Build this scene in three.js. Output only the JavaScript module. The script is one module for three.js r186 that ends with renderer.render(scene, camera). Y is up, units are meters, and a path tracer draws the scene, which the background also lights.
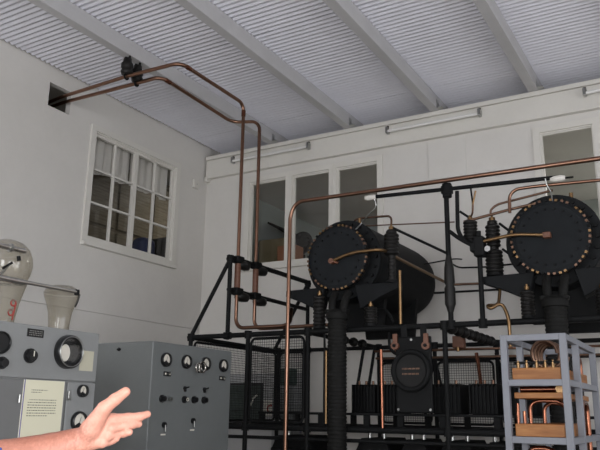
import * as THREE from 'three';
import { mergeGeometries } from 'three/addons/utils/BufferGeometryUtils.js';
import { RoundedBoxGeometry } from 'three/addons/geometries/RoundedBoxGeometry.js';
import { RectAreaLightUniformsLib } from 'three/addons/lights/RectAreaLightUniformsLib.js';
import { MarchingCubes } from 'three/addons/objects/MarchingCubes.js';

// ---------------------------------------------------------------- camera, sky, daylight, exposure
const scene = new THREE.Scene();
const D2R = Math.PI / 180;
const camera = new THREE.PerspectiveCamera(34.92, 600 / 450, 0.05, 60);
camera.position.set(4.5, 1.6, 5.74);
camera.rotation.set(14.662 * D2R, 30.264 * D2R, 0.863 * D2R, 'YXZ');
scene.add(camera);

const renderer = new THREE.WebGLRenderer({ antialias: true });
renderer.toneMapping = THREE.LinearToneMapping;
renderer.toneMappingExposure = 2.4;
renderer.shadowMap.enabled = true;
RectAreaLightUniformsLib.init();
scene.background = new THREE.Color(0.8, 0.84, 0.92);

const DAY = new THREE.Color(0.99, 0.99, 1.0);
// room: x 0..RX, z 0..RZ, ceiling sheet at y CY
const RX = 8.4, RZ = 8.2, CY = 4.34;
// windows that let the daylight in, on the wall to the right and on the wall behind the photographer
const RIGHT_WINDOWS = [[2.2, 1.5], [4.3, 1.5], [6.4, 1.5]];         // [centre z, width]
const FRONT_WINDOWS = [[2.4, 1.6], [5.6, 1.6]];                     // [centre x, width]
const WIN_Y0 = 1.1, WIN_Y1 = 3.3;
function daylight(x, y, z, w, h, tx, ty, tz, k) {
  const l = new THREE.RectAreaLight(DAY, k, w, h);
  l.position.set(x, y, z); l.lookAt(tx, ty, tz); l.name = 'daylight'; scene.add(l);
}
for (const [z, w] of RIGHT_WINDOWS) daylight(RX - 0.03, (WIN_Y0 + WIN_Y1) / 2, z, w - 0.1, WIN_Y1 - WIN_Y0 - 0.1, 0, (WIN_Y0 + WIN_Y1) / 2, z, 0.95);
for (const [x, w] of FRONT_WINDOWS) daylight(x, (WIN_Y0 + WIN_Y1) / 2, RZ - 0.03, w - 0.1, WIN_Y1 - WIN_Y0 - 0.1, x, (WIN_Y0 + WIN_Y1) / 2, 0, 3.3);
// the flash of the camera, a few centimetres above and beside the lens
const flash = new THREE.SpotLight(new THREE.Color(1, 0.97, 0.93), 2.4, 0, 55 * D2R, 0.3, 2);
flash.name = 'camera_flash';
flash.position.set(4.44, 1.67, 5.71); flash.target.position.set(2.6, 2.6, 1.4);
flash.castShadow = true; flash.shadow.radius = 1;
scene.add(flash); scene.add(flash.target);

// ---------------------------------------------------------------- helpers
let seed = 7;
const rnd = () => { seed = (seed * 1664525 + 1013904223) >>> 0; return seed / 4294967296; };
const V = (x, y, z) => new THREE.Vector3(x, y, z);
const used = {};
function numbered(n) { used[n] = (used[n] ?? -1) + 1; return used[n] ? n + '_' + String(used[n]).padStart(3, '0') : n; }
function thing(name, label, category, pos = [0, 0, 0], group) {
  const o = new THREE.Group(); o.name = numbered(name); o.position.set(...pos); scene.add(o);
  o.userData = { label, category }; if (group) o.userData.group = group;
  return o;
}
function structure(name, pos = [0, 0, 0]) {
  const o = new THREE.Group(); o.name = name; o.position.set(...pos); scene.add(o); o.userData = { kind: 'structure' }; return o;
}
function originOf(o) { const p = V(0, 0, 0); while (o) { p.add(o.position); o = o.parent; } return p; }
// geometry in room coordinates -> mesh under its thing
function part(name, geo, m, parent, label) {
  const g = Array.isArray(geo) ? (geo.length > 1 ? mergeGeometries(geo.map(x => { const y = x.index ? x.toNonIndexed() : x; for (const k of Object.keys(y.attributes)) if (!['position', 'normal', 'uv'].includes(k)) y.deleteAttribute(k); return y; })) : geo[0]) : geo;
  const o = originOf(parent); g.translate(-o.x, -o.y, -o.z);
  const me = new THREE.Mesh(g, m); me.name = name; me.castShadow = me.receiveShadow = true; parent.add(me);
  if (label) me.userData.label = label;
  return me;
}
function single(name, label, category, geo, m, group, kind) {
  const g = Array.isArray(geo) ? mergeGeometries(geo.map(x => x.index ? x.toNonIndexed() : x)) : geo;
  g.computeBoundingBox(); const b = g.boundingBox, c = V((b.min.x + b.max.x) / 2, b.min.y, (b.min.z + b.max.z) / 2);
  g.translate(-c.x, -c.y, -c.z);
  const me = new THREE.Mesh(g, m); me.name = numbered(name); me.position.copy(c); me.castShadow = me.receiveShadow = true; scene.add(me);
  me.userData = { label, category }; if (group) me.userData.group = group; if (kind) me.userData.kind = kind;
  return me;
}
function structPart(name, geo, m) { const me = single(name, '', '', geo, m); me.name = name; me.userData = { kind: 'structure' }; return me; }
function copyOf(o, pos, label) {
  const c = o.clone(); c.name = numbered(o.name.replace(/_\d{3}$/, '')); c.position.set(...pos); c.userData = { ...o.userData, label }; scene.add(c); return c;
}
// uv in metres from the facing of each triangle
function uvm(g0, s = 1) {
  const g = g0.index ? g0.toNonIndexed() : g0; const p = g.attributes.position, n = g.attributes.normal; const uv = new Float32Array(p.count * 2);
  for (let i = 0; i < p.count; i++) {
    const ax = Math.abs(n.getX(i)), ay = Math.abs(n.getY(i)), az = Math.abs(n.getZ(i));
    let u, v; if (ax > ay && ax > az) { u = p.getZ(i); v = p.getY(i); } else if (ay > az) { u = p.getX(i); v = p.getZ(i); } else { u = p.getX(i); v = p.getY(i); }
    uv[2 * i] = u * s; uv[2 * i + 1] = v * s;
  }
  g.setAttribute('uv', new THREE.BufferAttribute(uv, 2)); return g;
}
const box = (x0, x1, y0, y1, z0, z1) => uvm(new THREE.BoxGeometry(x1 - x0, y1 - y0, z1 - z0).translate((x0 + x1) / 2, (y0 + y1) / 2, (z0 + z1) / 2));
const rbox = (x0, x1, y0, y1, z0, z1, r = 0.006) => uvm(new RoundedBoxGeometry(x1 - x0, y1 - y0, z1 - z0, 2, r).translate((x0 + x1) / 2, (y0 + y1) / 2, (z0 + z1) / 2));
function bar(a, b, r, n = 12, r2 = r) {
  const A = V(...a), B = V(...b), d = B.clone().sub(A), L = d.length();
  const g = new THREE.CylinderGeometry(r2, r, L, n);
  g.applyQuaternion(new THREE.Quaternion().setFromUnitVectors(V(0, 1, 0), d.normalize()));
  return g.translate((A.x + B.x) / 2, (A.y + B.y) / 2, (A.z + B.z) / 2);
}
function pipe(pts, r, bend = 0.07, n = 10) {
  const P = pts.map(p => V(...p)), path = new THREE.CurvePath(); let cur = P[0];
  for (let i = 1; i < P.length; i++) {
    if (i === P.length - 1) { path.add(new THREE.LineCurve3(cur, P[i])); break; }
    const a = P[i - 1].clone().sub(P[i]), b = P[i + 1].clone().sub(P[i]);
    const k = Math.min(bend, a.length() * 0.48, b.length() * 0.48);
    const s = P[i].clone().add(a.normalize().multiplyScalar(k)), e = P[i].clone().add(b.normalize().multiplyScalar(k));
    if (cur.distanceTo(s) > 1e-4) path.add(new THREE.LineCurve3(cur, s));
    const c1 = s.clone().lerp(P[i], 0.56), c2 = e.clone().lerp(P[i], 0.56);
    path.add(new THREE.CubicBezierCurve3(s, c1, c2, e)); cur = e;
  }
  path.arcLengthDivisions = 400;
  return new THREE.TubeGeometry(path, Math.max(8, Math.min(260, Math.round(path.getLength() / 0.014))), r, n, false);
}
const wire = (pts, r, n = 8) => { const c = new THREE.CatmullRomCurve3(pts.map(p => V(...p))); return new THREE.TubeGeometry(c, Math.max(12, Math.round(c.getLength() / 0.012)), r, n, false); };
const lathe = (prof, seg = 28) => new THREE.LatheGeometry(prof.map(p => new THREE.Vector2(Math.max(p[0], 0.0001), p[1])), seg);
// disc or drum whose axis points along +x, +y or +z
function drum(x, y, z, r, t, axis, n = 28, r2 = r) {
  const g = new THREE.CylinderGeometry(r2, r, t, n);
  if (axis === 'x') g.rotateZ(-Math.PI / 2); if (axis === 'z') g.rotateX(Math.PI / 2);
  return g.translate(x, y, z);
}
function ring(x, y, z, R, r, axis, n = 36) { const g = new THREE.TorusGeometry(R, r, 8, n); if (axis === 'x') g.rotateY(Math.PI / 2); if (axis === 'y') g.rotateX(Math.PI / 2); return g.translate(x, y, z); }

// ---------------------------------------------------------------- textures and materials
function hash(x, y) { let h = (x * 374761393 + y * 668265263) | 0; h = Math.imul(h ^ (h >>> 13), 1274126177); return ((h ^ (h >>> 16)) >>> 0) / 4294967296; }
function vnoise(x, y, per) {
  const xi = Math.floor(x), yi = Math.floor(y), fx = x - xi, fy = y - yi, w = t => ((t % per) + per) % per;
  const s = t => t * t * (3 - 2 * t), a = hash(w(xi), w(yi)), b = hash(w(xi + 1), w(yi)), c = hash(w(xi), w(yi + 1)), d = hash(w(xi + 1), w(yi + 1));
  return a + (b - a) * s(fx) + (c - a) * s(fy) + (a - b - c + d) * s(fx) * s(fy);
}
function noiseTex(size, fn, repeat, color = true) {
  const d = new Uint8Array(size * size * 4);
  for (let y = 0; y < size; y++) for (let x = 0; x < size; x++) { const c = fn(x / size, y / size), i = 4 * (y * size + x); d[i] = c[0]; d[i + 1] = c[1]; d[i + 2] = c[2]; d[i + 3] = 255; }
  const t = new THREE.DataTexture(d, size, size); t.wrapS = t.wrapT = THREE.RepeatWrapping; t.magFilter = THREE.LinearFilter; t.minFilter = THREE.LinearMipmapLinearFilter; t.generateMipmaps = true;
  t.repeat.set(repeat, repeat); if (color) t.colorSpace = THREE.SRGBColorSpace; t.needsUpdate = true; return t;
}
function mottled(rgb, amp, repeat, size = 256) {
  return noiseTex(size, (u, v) => {
    const n = 0.5 * vnoise(u * 4, v * 4, 4) + 0.3 * vnoise(u * 16, v * 16, 16) + 0.2 * vnoise(u * 64, v * 64, 64);
    return rgb.map(c => Math.max(0, Math.min(255, c + (n - 0.5) * 2 * amp)));
  }, repeat);
}
const grain = noiseTex(256, (u, v) => { const n = 255 * (0.5 * vnoise(u * 32, v * 32, 32) + 0.5 * vnoise(u * 128, v * 128, 128)); return [n, n, n]; }, 4, false);
const std = (o) => new THREE.MeshStandardMaterial(o);
const M = {
  wall: std({ map: mottled([214, 211, 206], 5, 0.5), roughness: 0.62, bumpMap: grain, bumpScale: 0.0004 }),
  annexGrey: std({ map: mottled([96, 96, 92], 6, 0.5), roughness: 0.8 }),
  wallGrey: std({ map: mottled([172, 172, 172], 6, 0.5), roughness: 0.6 }),
  trim: std({ map: mottled([216, 213, 206], 5, 0.7), roughness: 0.5 }),
  sheet: std({ map: mottled([222, 222, 230], 6, 0.6), roughness: 0.55 }),
  beam: std({ map: mottled([186, 185, 186], 6, 0.8), roughness: 0.55 }),
  floor: std({ map: mottled([158, 152, 146], 14, 0.5), roughness: 0.5 }),
  glass: new THREE.MeshPhysicalMaterial({ color: 0xffffff, transmission: 1, thickness: 0, roughness: 0.03, ior: 1.5 }),
  iron: new THREE.MeshPhysicalMaterial({ map: mottled([17, 18, 19], 5, 2), roughness: 0.7, specularIntensity: 0.4 }),
  tank: new THREE.MeshPhysicalMaterial({ map: mottled([20, 22, 24], 5, 2), roughness: 0.7, specularIntensity: 0.4 }),
  tankFace: new THREE.MeshPhysicalMaterial({ map: mottled([24, 27, 30], 5, 3), roughness: 0.7, specularIntensity: 0.4 }),
  rubber: new THREE.MeshPhysicalMaterial({ map: mottled([22, 22, 21], 6, 3), roughness: 0.7, specularIntensity: 0.4 }),
  porcelain: new THREE.MeshPhysicalMaterial({ color: 0x181716, roughness: 0.5, specularIntensity: 0.6 }),
  copper: std({ map: mottled([136, 104, 87], 18, 3), roughness: 0.28, metalness: 1 }),
  copperDull: std({ map: mottled([112, 88, 74], 18, 3), roughness: 0.4, metalness: 0.9 }),
  copperBright: std({ map: mottled([128, 84, 66], 18, 3), roughness: 0.26, metalness: 1 }),
  brass: std({ map: mottled([132, 106, 76], 24, 4), roughness: 0.4, metalness: 1 }),
  sleeve: std({ map: mottled([108, 70, 52], 12, 6), roughness: 0.5 }),
  chrome: std({ color: 0xc9c6c0, roughness: 0.12, metalness: 1 }),
  silver: std({ color: 0xa9aaa8, roughness: 0.3, metalness: 1 }),
  grey: std({ map: mottled([134, 136, 136], 4, 0.8), roughness: 0.42, bumpMap: grain, bumpScale: 0.0003 }),
  greyCabinet: std({ map: mottled([112, 116, 116], 4, 0.8), roughness: 0.45, bumpMap: grain, bumpScale: 0.0003 }),
  greyDark: std({ map: mottled([112, 113, 113], 4, 0.8), roughness: 0.45 }),
  rack: std({ map: mottled([114, 117, 125], 6, 2), roughness: 0.5 }),
  black: std({ color: 0x131416, roughness: 0.35 }),
  blackMatt: std({ color: 0x101010, roughness: 0.8 }),
  dial: std({ color: 0xdcd8cc, roughness: 0.6 }),
  cream: std({ color: 0xbcb9a6, roughness: 0.8 }),
  purple: std({ color: 0x77749a, roughness: 0.7 }),
  whitePlastic: std({ color: 0xd6d3cc, roughness: 0.4 }),
  tubeGlass: std({ color: 0xe4e3e0, roughness: 0.2 }),
  cardboard: std({ map: mottled([132, 120, 92], 10, 3), roughness: 0.85 }),
  orange: std({ color: 0x86583e, roughness: 0.7 }),
  teal: std({ color: 0xa3aaa8, roughness: 0.8 }),
  blue: std({ color: 0x2b3765, roughness: 0.8 }),
  greenBox: std({ color: 0x3a4d45, roughness: 0.55 }),
  redInk: std({ color: 0xa03a34, roughness: 0.7 }),
  net: new THREE.MeshPhysicalMaterial({ color: 0xdedbd4, roughness: 0.95, transmission: 0.35, thickness: 0, side: THREE.DoubleSide }),
  skin: new THREE.MeshPhysicalMaterial({ map: mottled([204, 146, 128], 20, 6), roughness: 0.55 }),
  shirt: std({ map: mottled([52, 84, 170], 10, 8), roughness: 0.85 }),
  trousers: std({ map: mottled([52, 54, 60], 6, 8), roughness: 0.9 }),
  hair: std({ color: 0x4a3c30, roughness: 0.8 }),
  vessel: new THREE.MeshPhysicalMaterial({ color: 0xd6d2c8, roughness: 0.02, transmission: 0.8, thickness: 0, clearcoat: 1, clearcoatRoughness: 0.05, side: THREE.DoubleSide }),
};
const woodTex = (rgb) => noiseTex(256, (u, v) => { const n = vnoise(u * 3 + 0, v * 40, 40) * 0.6 + vnoise(u * 12, v * 120, 120) * 0.4; return rgb.map(c => c + (n - 0.5) * 46); }, 3);
M.wood = std({ map: woodTex([140, 88, 36]), roughness: 0.55 });
M.panelling = std({ map: woodTex([112, 102, 82]), roughness: 0.6 });

// ---------------------------------------------------------------- the room
function wallShape(u0, u1, v0, v1, holes) {
  const s = new THREE.Shape([[u0, v0], [u1, v0], [u1, v1], [u0, v1]].map(p => new THREE.Vector2(...p)));
  for (const [a, b, c, d] of holes) s.holes.push(new THREE.Path([[a, c], [a, d], [b, d], [b, c]].map(p => new THREE.Vector2(...p))));
  return s;
}
function slab(shape, t, U, W, at) {   // shape's x axis along U, y axis up, thickness t along W
  const g = new THREE.ExtrudeGeometry(shape, { depth: t, bevelEnabled: false });
  const m = new THREE.Matrix4().makeBasis(V(...U), V(0, 1, 0), V(...W)); m.setPosition(...at);
  return uvm(g.applyMatrix4(m));
}
const LW = { z0: 0.5, z1: 1.6, y0: 2.985, y1: 3.95 };               // opening of the window in the left wall
const HOLE = [1.885, 2.115, 3.995, 4.2];                             // service opening for the copper pipes
const BW = [[0.555, 0.993], [1.055, 1.475], [1.539, 1.974], [3.417, 3.837]];   // openings of the windows in the back wall
const BY0 = 2.99, BY1 = 3.85;
const T = 0.15;
structPart('floor', box(-T, RX + T, -0.12, 0, -T, RZ + T), M.floor);

{ // roof deck with lapped corrugated sheets under it
  const c = structure('ceiling', [RX / 2, 4.42, RZ / 2]);
  part('roof_deck', box(-T, RX + T, 4.42, 4.54, -0.6, RZ + T), M.sheet, c);
  const pitch = 0.049, amp = 0.0058, per = 15;
  let k = 0;
  for (let z = -0.5; z < RZ; z += pitch * per, k++) {
    const z1 = Math.min(RZ, z + pitch * (per + 0.6)), n = Math.round((z1 - z) / pitch * 10), pos = [], idx = [];
    for (let i = 0; i <= n; i++) {
      const zz = z + (z1 - z) * i / n, y = CY + amp * Math.cos(2 * Math.PI * zz / pitch) + (k % 2 ? 0.0016 : 0);
      pos.push(0, y, zz, RX, y, zz);
      if (i < n) { const a = 2 * i; idx.push(a, a + 1, a + 2, a + 1, a + 3, a + 2); }
    }
    const g = new THREE.BufferGeometry(); g.setAttribute('position', new THREE.Float32BufferAttribute(pos, 3)); g.setIndex(idx); g.computeVertexNormals();
    const uv = new Float32Array(pos.length / 3 * 2); for (let i = 0; i < pos.length / 3; i++) { uv[2 * i] = pos[3 * i]; uv[2 * i + 1] = pos[3 * i + 2]; }
    g.setAttribute('uv', new THREE.BufferAttribute(uv, 2));
    const s = part('roof_sheet', g, M.sheet, c); s.material.side = THREE.DoubleSide;
  }
}
for (let k = 0; k < 9; k++) {   // timber beams under the sheets
  const x = 0.875 + 0.857 * k, b = structure('ceiling_beam' + (k ? '_' + String(k).padStart(3, '0') : ''), [x - 0.035, 4.21, 4]);
  part('timber', rbox(x - 0.078, x, 4.21, 4.336, -0.5, RZ, 0.004), M.beam, b);
  part('angle_bracket', [box(x, x + 0.004, 4.215, 4.29, 0.06, 0.11), box(x, x + 0.05, 4.211, 4.216, 0.06, 0.11), drum(x + 0.006, 4.25, 0.085, 0.01, 0.012, 'x', 8)], M.silver, b);
}
{ // left wall: cladding up to y 3.98, set-back band above it, groove between lower and upper boards
  const w = structure('wall_left', [0, 0, 4]);
  part('wall_core', slab(wallShape(-T, RZ + T, 0, 4.42, [[LW.z0, LW.z1, LW.y0, LW.y1], HOLE]), 0.055, [0, 0, 1], [-1, 0, 0], [-0.015, 0, 0]), M.wall, w);
  part('wall_panel', slab(wallShape(0, RZ, 2.385, 3.98, [[LW.z0, LW.z1, LW.y0, LW.y1]]), 0.014, [0, 0, 1], [-1, 0, 0], [0, 0, 0]), M.wall, w);
  part('wall_panel', slab(wallShape(0, RZ, 0, 2.379, []), 0.014, [0, 0, 1], [-1, 0, 0], [0, 0, 0]), M.wall, w);
}
{
  const w = structure('wall_back', [4, 0, 0]);
  part('wall_core', slab(wallShape(-T, RX + T, 0, 4.2, BW.map(b => [b[0], b[1], BY0, BY1])), 0.06, [1, 0, 0], [0, 0, 1], [0, 0, -0.06]), M.wall, w);
  part('ledge_recess', [box(-T, RX + T, 4.13, 4.2, -0.5, -0.06), box(-T, RX + T, 4.13, 4.42, -0.6, -0.5), box(-T, -0.015, 4.2, 4.42, -0.5, -0.06)], M.wall, w);
  const wr = structure('wall_right', [RX, 0, 4]);
  part('wall_core', slab(wallShape(-RZ - T, 0, 0, 4.42, RIGHT_WINDOWS.map(([z, ww]) => [-z - ww / 2, -z + ww / 2, WIN_Y0, WIN_Y1])), T, [0, 0, -1], [1, 0, 0], [RX, 0, 0]), M.wall, wr);
  const wf = structure('wall_front', [4, 0, RZ]);
  part('wall_core', slab(wallShape(-RX, 0, 0, 4.42, FRONT_WINDOWS.map(([x, ww]) => [-x - ww / 2, -x + ww / 2, WIN_Y0, WIN_Y1])), T, [-1, 0, 0], [0, 0, -1], [0, 0, RZ + T]), M.wall, wf);
}
{ // fascia beam along the top of the back wall
  const t = structure('trim_1', [4, 3.96, 0]);
  part('fascia_board', rbox(0.012, RX, 3.985, 4.165, 0, 0.04, 0.004), M.trim, t);
  part('fascia_cap', rbox(0.012, RX, 4.168, 4.208, 0, 0.055, 0.005), M.trim, t);
  part('fascia_ledge', rbox(0.012, RX, 3.962, 3.982, 0, 0.052, 0.004), M.trim, t);
  part('ledge_end_block', rbox(0.012, 0.05, 3.93, 3.975, 0, 0.065, 0.004), M.trim, t);
}
structPart('baseboard_back', rbox(0, RX, 0, 0.12, 0, 0.018, 0.004), M.trim);
structPart('trim_2', rbox(0.001, 1.2, 0.12, 1.945, 0, 0.008, 0.002), M.wallGrey);

// windows: local x along the wall, z out of the wall
function makeWindow(n, width, height, cols, rows, sashes, place, turn, cl = 0.05, cr = 0.05) {
  const o = structure('window_' + n, place); o.rotation.y = turn;
  const add = (name, geos, m, par = o) => { const me = new THREE.Mesh(Array.isArray(geos) ? mergeGeometries(geos.map(g => g.index ? g.toNonIndexed() : g)) : geos, m); me.name = name; me.castShadow = me.receiveShadow = true; par.add(me); return me; };
  const w = width / 2, cas = 0.05;
  const surround = (y0, y1, z0, z1) => [box(-w - cl, w + cr, height, y1, z0, z1), box(-w - cl, w + cr, y0, 0.012, z0, z1), box(-w - cl, -w + 0.006, 0.012, height, z0, z1), box(w - 0.006, w + cr, 0.012, height, z0, z1)];
  const frame = (x0, x1, y0, y1, b, z0, z1) => [box(x0, x1, y1 - b, y1, z0, z1), box(x0, x1, y0, y0 + b, z0, z1), box(x0, x0 + b, y0 + b, y1 - b, z0, z1), box(x1 - b, x1, y0 + b, y1 - b, z0, z1)];
  add('casing', surround(-cas * 0.6, height + cas, -0.004, 0.016), M.trim);
  add('sill', rbox(-w - cl, w + cr, -cas * 0.6 - 0.03, -cas * 0.6, -0.01, 0.045, 0.004), M.trim);
  add('jamb', frame(-w, w, 0, height, 0.012, -0.058, 0), M.trim);
  const sw = (width - 0.024) / sashes;
  for (let s = 0; s < sashes; s++) {
    const x0 = -w + 0.012 + s * sw, x1 = x0 + sw, st = sashes > 1 ? 0.022 : 0.008;
    const sash = add('sash', frame(x0, x1, 0.012, height - 0.012, st, -0.045, -0.012), M.trim);
    const gx0 = x0 + st, gx1 = x1 - st, gy0 = 0.012 + st, gy1 = height - 0.012 - st, pw = (gx1 - gx0) / cols, ph = (gy1 - gy0) / rows, mb = 0.016;
    const mun = [];
    for (let c = 1; c < cols; c++) mun.push(box(gx0 + c * pw - mb / 2, gx0 + c * pw + mb / 2, gy0, gy1, -0.042, -0.014));
    for (let r = 1; r < rows; r++) mun.push(box(gx0, gx1, gy0 + r * ph - mb / 2, gy0 + r * ph + mb / 2, -0.041, -0.015));
    if (mun.length) add('glazing_bars', mun, M.trim, sash);
    for (let c = 0; c < cols; c++) for (let r = 0; r < rows; r++)
      add('pane', new THREE.PlaneGeometry(pw - 0.004, ph - 0.004).translate(gx0 + (c + 0.5) * pw, gy0 + (r + 0.5) * ph, -0.03), M.glass, sash);
  }
  return o;
}
makeWindow(1, LW.z1 - LW.z0, LW.y1 - LW.y0, 2, 3, 2, [0, LW.y0, (LW.z0 + LW.z1) / 2], Math.PI / 2);
BW.forEach((b, i) => makeWindow(2 + i, b[1] - b[0], BY1 - BY0, 1, 1, 1, [(b[0] + b[1]) / 2, BY0, 0], 0, i === 1 || i === 2 ? 0.031 : 0.05, i < 2 ? 0.031 : 0.05));
RIGHT_WINDOWS.forEach(([z, w], i) => makeWindow(6 + i, w, WIN_Y1 - WIN_Y0, 3, 3, 1, [RX, WIN_Y0, z], -Math.PI / 2));
FRONT_WINDOWS.forEach(([x, w], i) => makeWindow(9 + i, w, WIN_Y1 - WIN_Y0, 3, 3, 1, [x, WIN_Y0, RZ], Math.PI));

// the two rooms seen through the high windows
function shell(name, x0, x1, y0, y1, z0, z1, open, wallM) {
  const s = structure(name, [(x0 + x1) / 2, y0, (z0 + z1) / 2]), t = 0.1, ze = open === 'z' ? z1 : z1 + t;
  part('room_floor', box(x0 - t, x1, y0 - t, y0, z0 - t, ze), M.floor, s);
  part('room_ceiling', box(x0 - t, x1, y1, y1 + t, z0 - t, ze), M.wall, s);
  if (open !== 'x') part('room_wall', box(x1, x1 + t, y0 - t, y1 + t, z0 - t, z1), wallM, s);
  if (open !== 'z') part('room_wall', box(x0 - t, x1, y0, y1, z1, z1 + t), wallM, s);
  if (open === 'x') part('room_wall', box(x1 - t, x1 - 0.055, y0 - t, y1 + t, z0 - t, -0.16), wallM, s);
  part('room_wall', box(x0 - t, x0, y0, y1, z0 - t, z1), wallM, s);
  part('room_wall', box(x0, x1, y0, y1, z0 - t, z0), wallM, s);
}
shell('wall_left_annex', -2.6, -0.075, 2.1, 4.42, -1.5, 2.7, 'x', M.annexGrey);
shell('wall_back_annex', -0.02, 4.6, 2.1, 4.03, -2.8, -0.065, 'z', M.teal);
function ceilingLamp(x, y, z, w, d, k, label) {
  const t = thing('ceiling_lamp', label, 'lamp', [x, y, z]);
  part('housing', rbox(x - w / 2, x + w / 2, y, y + 0.05, z - d / 2, z + d / 2), M.whitePlastic, t);
  part('diffuser', box(x - w / 2 + 0.02, x + w / 2 - 0.02, y - 0.006, y, z - d / 2 + 0.02, z + d / 2 - 0.02), std({ color: 0xffffff, emissive: new THREE.Color(1, 0.97, 0.9), emissiveIntensity: 0.5 }), t);
  const l = new THREE.RectAreaLight(new THREE.Color(1, 0.96, 0.88), k, w - 0.05, d - 0.05); l.position.set(x, y - 0.02, z); l.lookAt(x, 0, z); l.name = 'lamp_light'; scene.add(l);
}
ceilingLamp(4.25, 3.97, -1.7, 0.4, 1.2, 8.5, 'lit ceiling panel in the room behind the three windows');
ceilingLamp(-0.7, 4.36, -0.95, 0.3, 0.8, 3.2, 'lit ceiling panel in the room behind the small-paned window');

// ---------------------------------------------------------------- wall fittings
function batten(x0, x1, label) {
  const t = thing('fluorescent_light', label, 'light', [(x0 + x1) / 2, 4.06, 0.04], 'fluorescent battens on the fascia');
  part('spine', rbox(x0 + 0.03, x1 - 0.03, 4.098, 4.135, 0.04, 0.075, 0.004), M.whitePlastic, t);
  for (const x of [x0 + 0.015, x1 - 0.015]) {
    const h = part('lamp_holder', rbox(x - 0.012, x + 0.012, 4.068, 4.13, 0.05, 0.105, 0.005), M.silver, t);
    part('cap_nut', drum(x, 4.132, 0.07, 0.012, 0.02, 'y', 10), M.iron, h);
  }
  part('tube', bar([x0 + 0.02, 4.088, 0.09], [x1 - 0.02, 4.088, 0.09], 0.0135, 14), M.tubeGlass, t);
}
batten(0.37, 1.29, 'unlit fluorescent batten on the fascia, nearest the left corner');
batten(2.09, 2.97, 'unlit fluorescent batten on the fascia above the blank square panel');
batten(3.79, 4.7, 'unlit fluorescent batten on the fascia, cut by the right edge');
single('blanking_panel', 'square off-white blanking panel on the wall under the fascia', 'panel', rbox(2.46, 2.8, 3.586, 3.945, 0, 0.01, 0.003), M.wall);
{
  const t = thing('junction_box', 'small white junction box high on the left wall near the corner', 'junction box', [0, 3.81, 0.2]);
  part('box_body', rbox(0, 0.03, 3.815, 3.905, 0.16, 0.245, 0.006), M.whitePlastic, t); part('cover_screw', drum(0.031, 3.86, 0.2, 0.006, 0.004, 'x', 8), M.silver, t);
}
{
  const t = thing('wall_picture', 'dark framed picture hanging low on the back wall behind the wire mesh', 'picture', [0.6, 1.5, 0]);
  part('picture_frame', rbox(0.41, 0.79, 1.5, 1.86, 0.008, 0.03, 0.004), M.black, t);
  part('print', box(0.43, 0.77, 1.52, 1.84, 0.03, 0.032), std({ map: mottled([52, 62, 58], 20, 5), roughness: 0.4 }), t);
  part('pale_stroke', wire([[0.62, 1.6, 0.034], [0.67, 1.66, 0.034], [0.7, 1.72, 0.034], [0.74, 1.75, 0.034]], 0.008), M.dial, t);
}
{
  const t = thing('wall_notice', 'small white notice with a red emblem behind the wire mesh', 'notice', [0.88, 1.55, 0.009]);
  part('card', rbox(0.8, 0.96, 1.56, 1.70, 0.009, 0.014, 0.002), M.dial, t);
  part('emblem', ring(0.875, 1.625, 0.015, 0.032, 0.008, 'z', 24), M.redInk, t);
}
{
  const t = thing('switch_box', 'dark green electrical box on the back wall above the grey locker', 'switch box', [1.07, 1.83, 0]);
  part('box_body', rbox(0.99, 1.155, 1.835, 1.985, 0.008, 0.085, 0.015), M.greenBox, t); part('cover', rbox(1.005, 1.14, 1.85, 1.97, 0.085, 0.092, 0.006), M.greenBox, t);
}
{
  const t = thing('locker', 'plain grey locker against the back wall behind the mesh guard', 'locker', [1.09, 0, 0.1]);
  part('body', rbox(0.97, 1.195, 0, 1.81, 0.02, 0.14, 0.004), M.grey, t); const d = part('door', rbox(0.98, 1.185, 0.04, 1.79, 0.14, 0.15, 0.003), M.grey, t); part('handle', bar([1.15, 0.9, 0.16], [1.15, 1.0, 0.16], 0.006), M.silver, d);
}
// things beyond the windows
{
  const t = thing('storage_cupboard', 'brown panelled cupboard in the room behind the small-paned window', 'cupboard', [-1.6, 2.1, 1]);
  part('body', box(-2.0, -1.35, 2.1, 4.3, -1.3, 2.4), M.panelling, t);
  for (let k = 0; k < 6; k++) for (let j = 0; j < 3; j++) part('panel', rbox(-1.35, -1.328, 2.2 + j * 0.7, 2.86 + j * 0.7, -1.25 + k * 0.6, -0.69 + k * 0.6, 0.008), M.panelling, t);
  part('cornice', rbox(-2.0, -1.31, 4.3, 4.36, -1.32, 2.42), M.panelling, t);
}
single('blue_coat', 'dark blue folded cloth near the sill of the small-paned window', 'cloth', rbox(-0.75, -0.55, 2.1, 3.36, 0.08, 0.3, 0.07), M.blue);
single('dark_crate', 'black crate beside the dark blue cloth behind the small-paned window', 'crate', rbox(-0.8, -0.5, 2.1, 3.4, -0.35, 0.02, 0.02), M.blackMatt);
for (const [i, z0] of [[0, 0.535], [1, 1.065]]) {
  const pos = [], n = 40, g = new THREE.PlaneGeometry(0.5, 0.335, n, 6), p = g.attributes.position;
  for (let k = 0; k < p.count; k++) { const u = p.getX(k); p.setZ(k, 0.012 * Math.sin(u * 60 + i) + 0.004 * Math.sin(u * 131)); if (p.getY(k) < -0.16) p.setY(k, p.getY(k) + 0.012 * Math.sin(u * 22 + i * 2)); }
  g.computeVertexNormals(); g.rotateY(Math.PI / 2); g.translate(-0.095, 3.785, z0 + 0.25);
  single('net_curtain', i ? 'short net curtain across the top panes of the left casement' : 'short net curtain across the top panes of the right casement', 'curtain', g, M.net);
}
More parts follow.
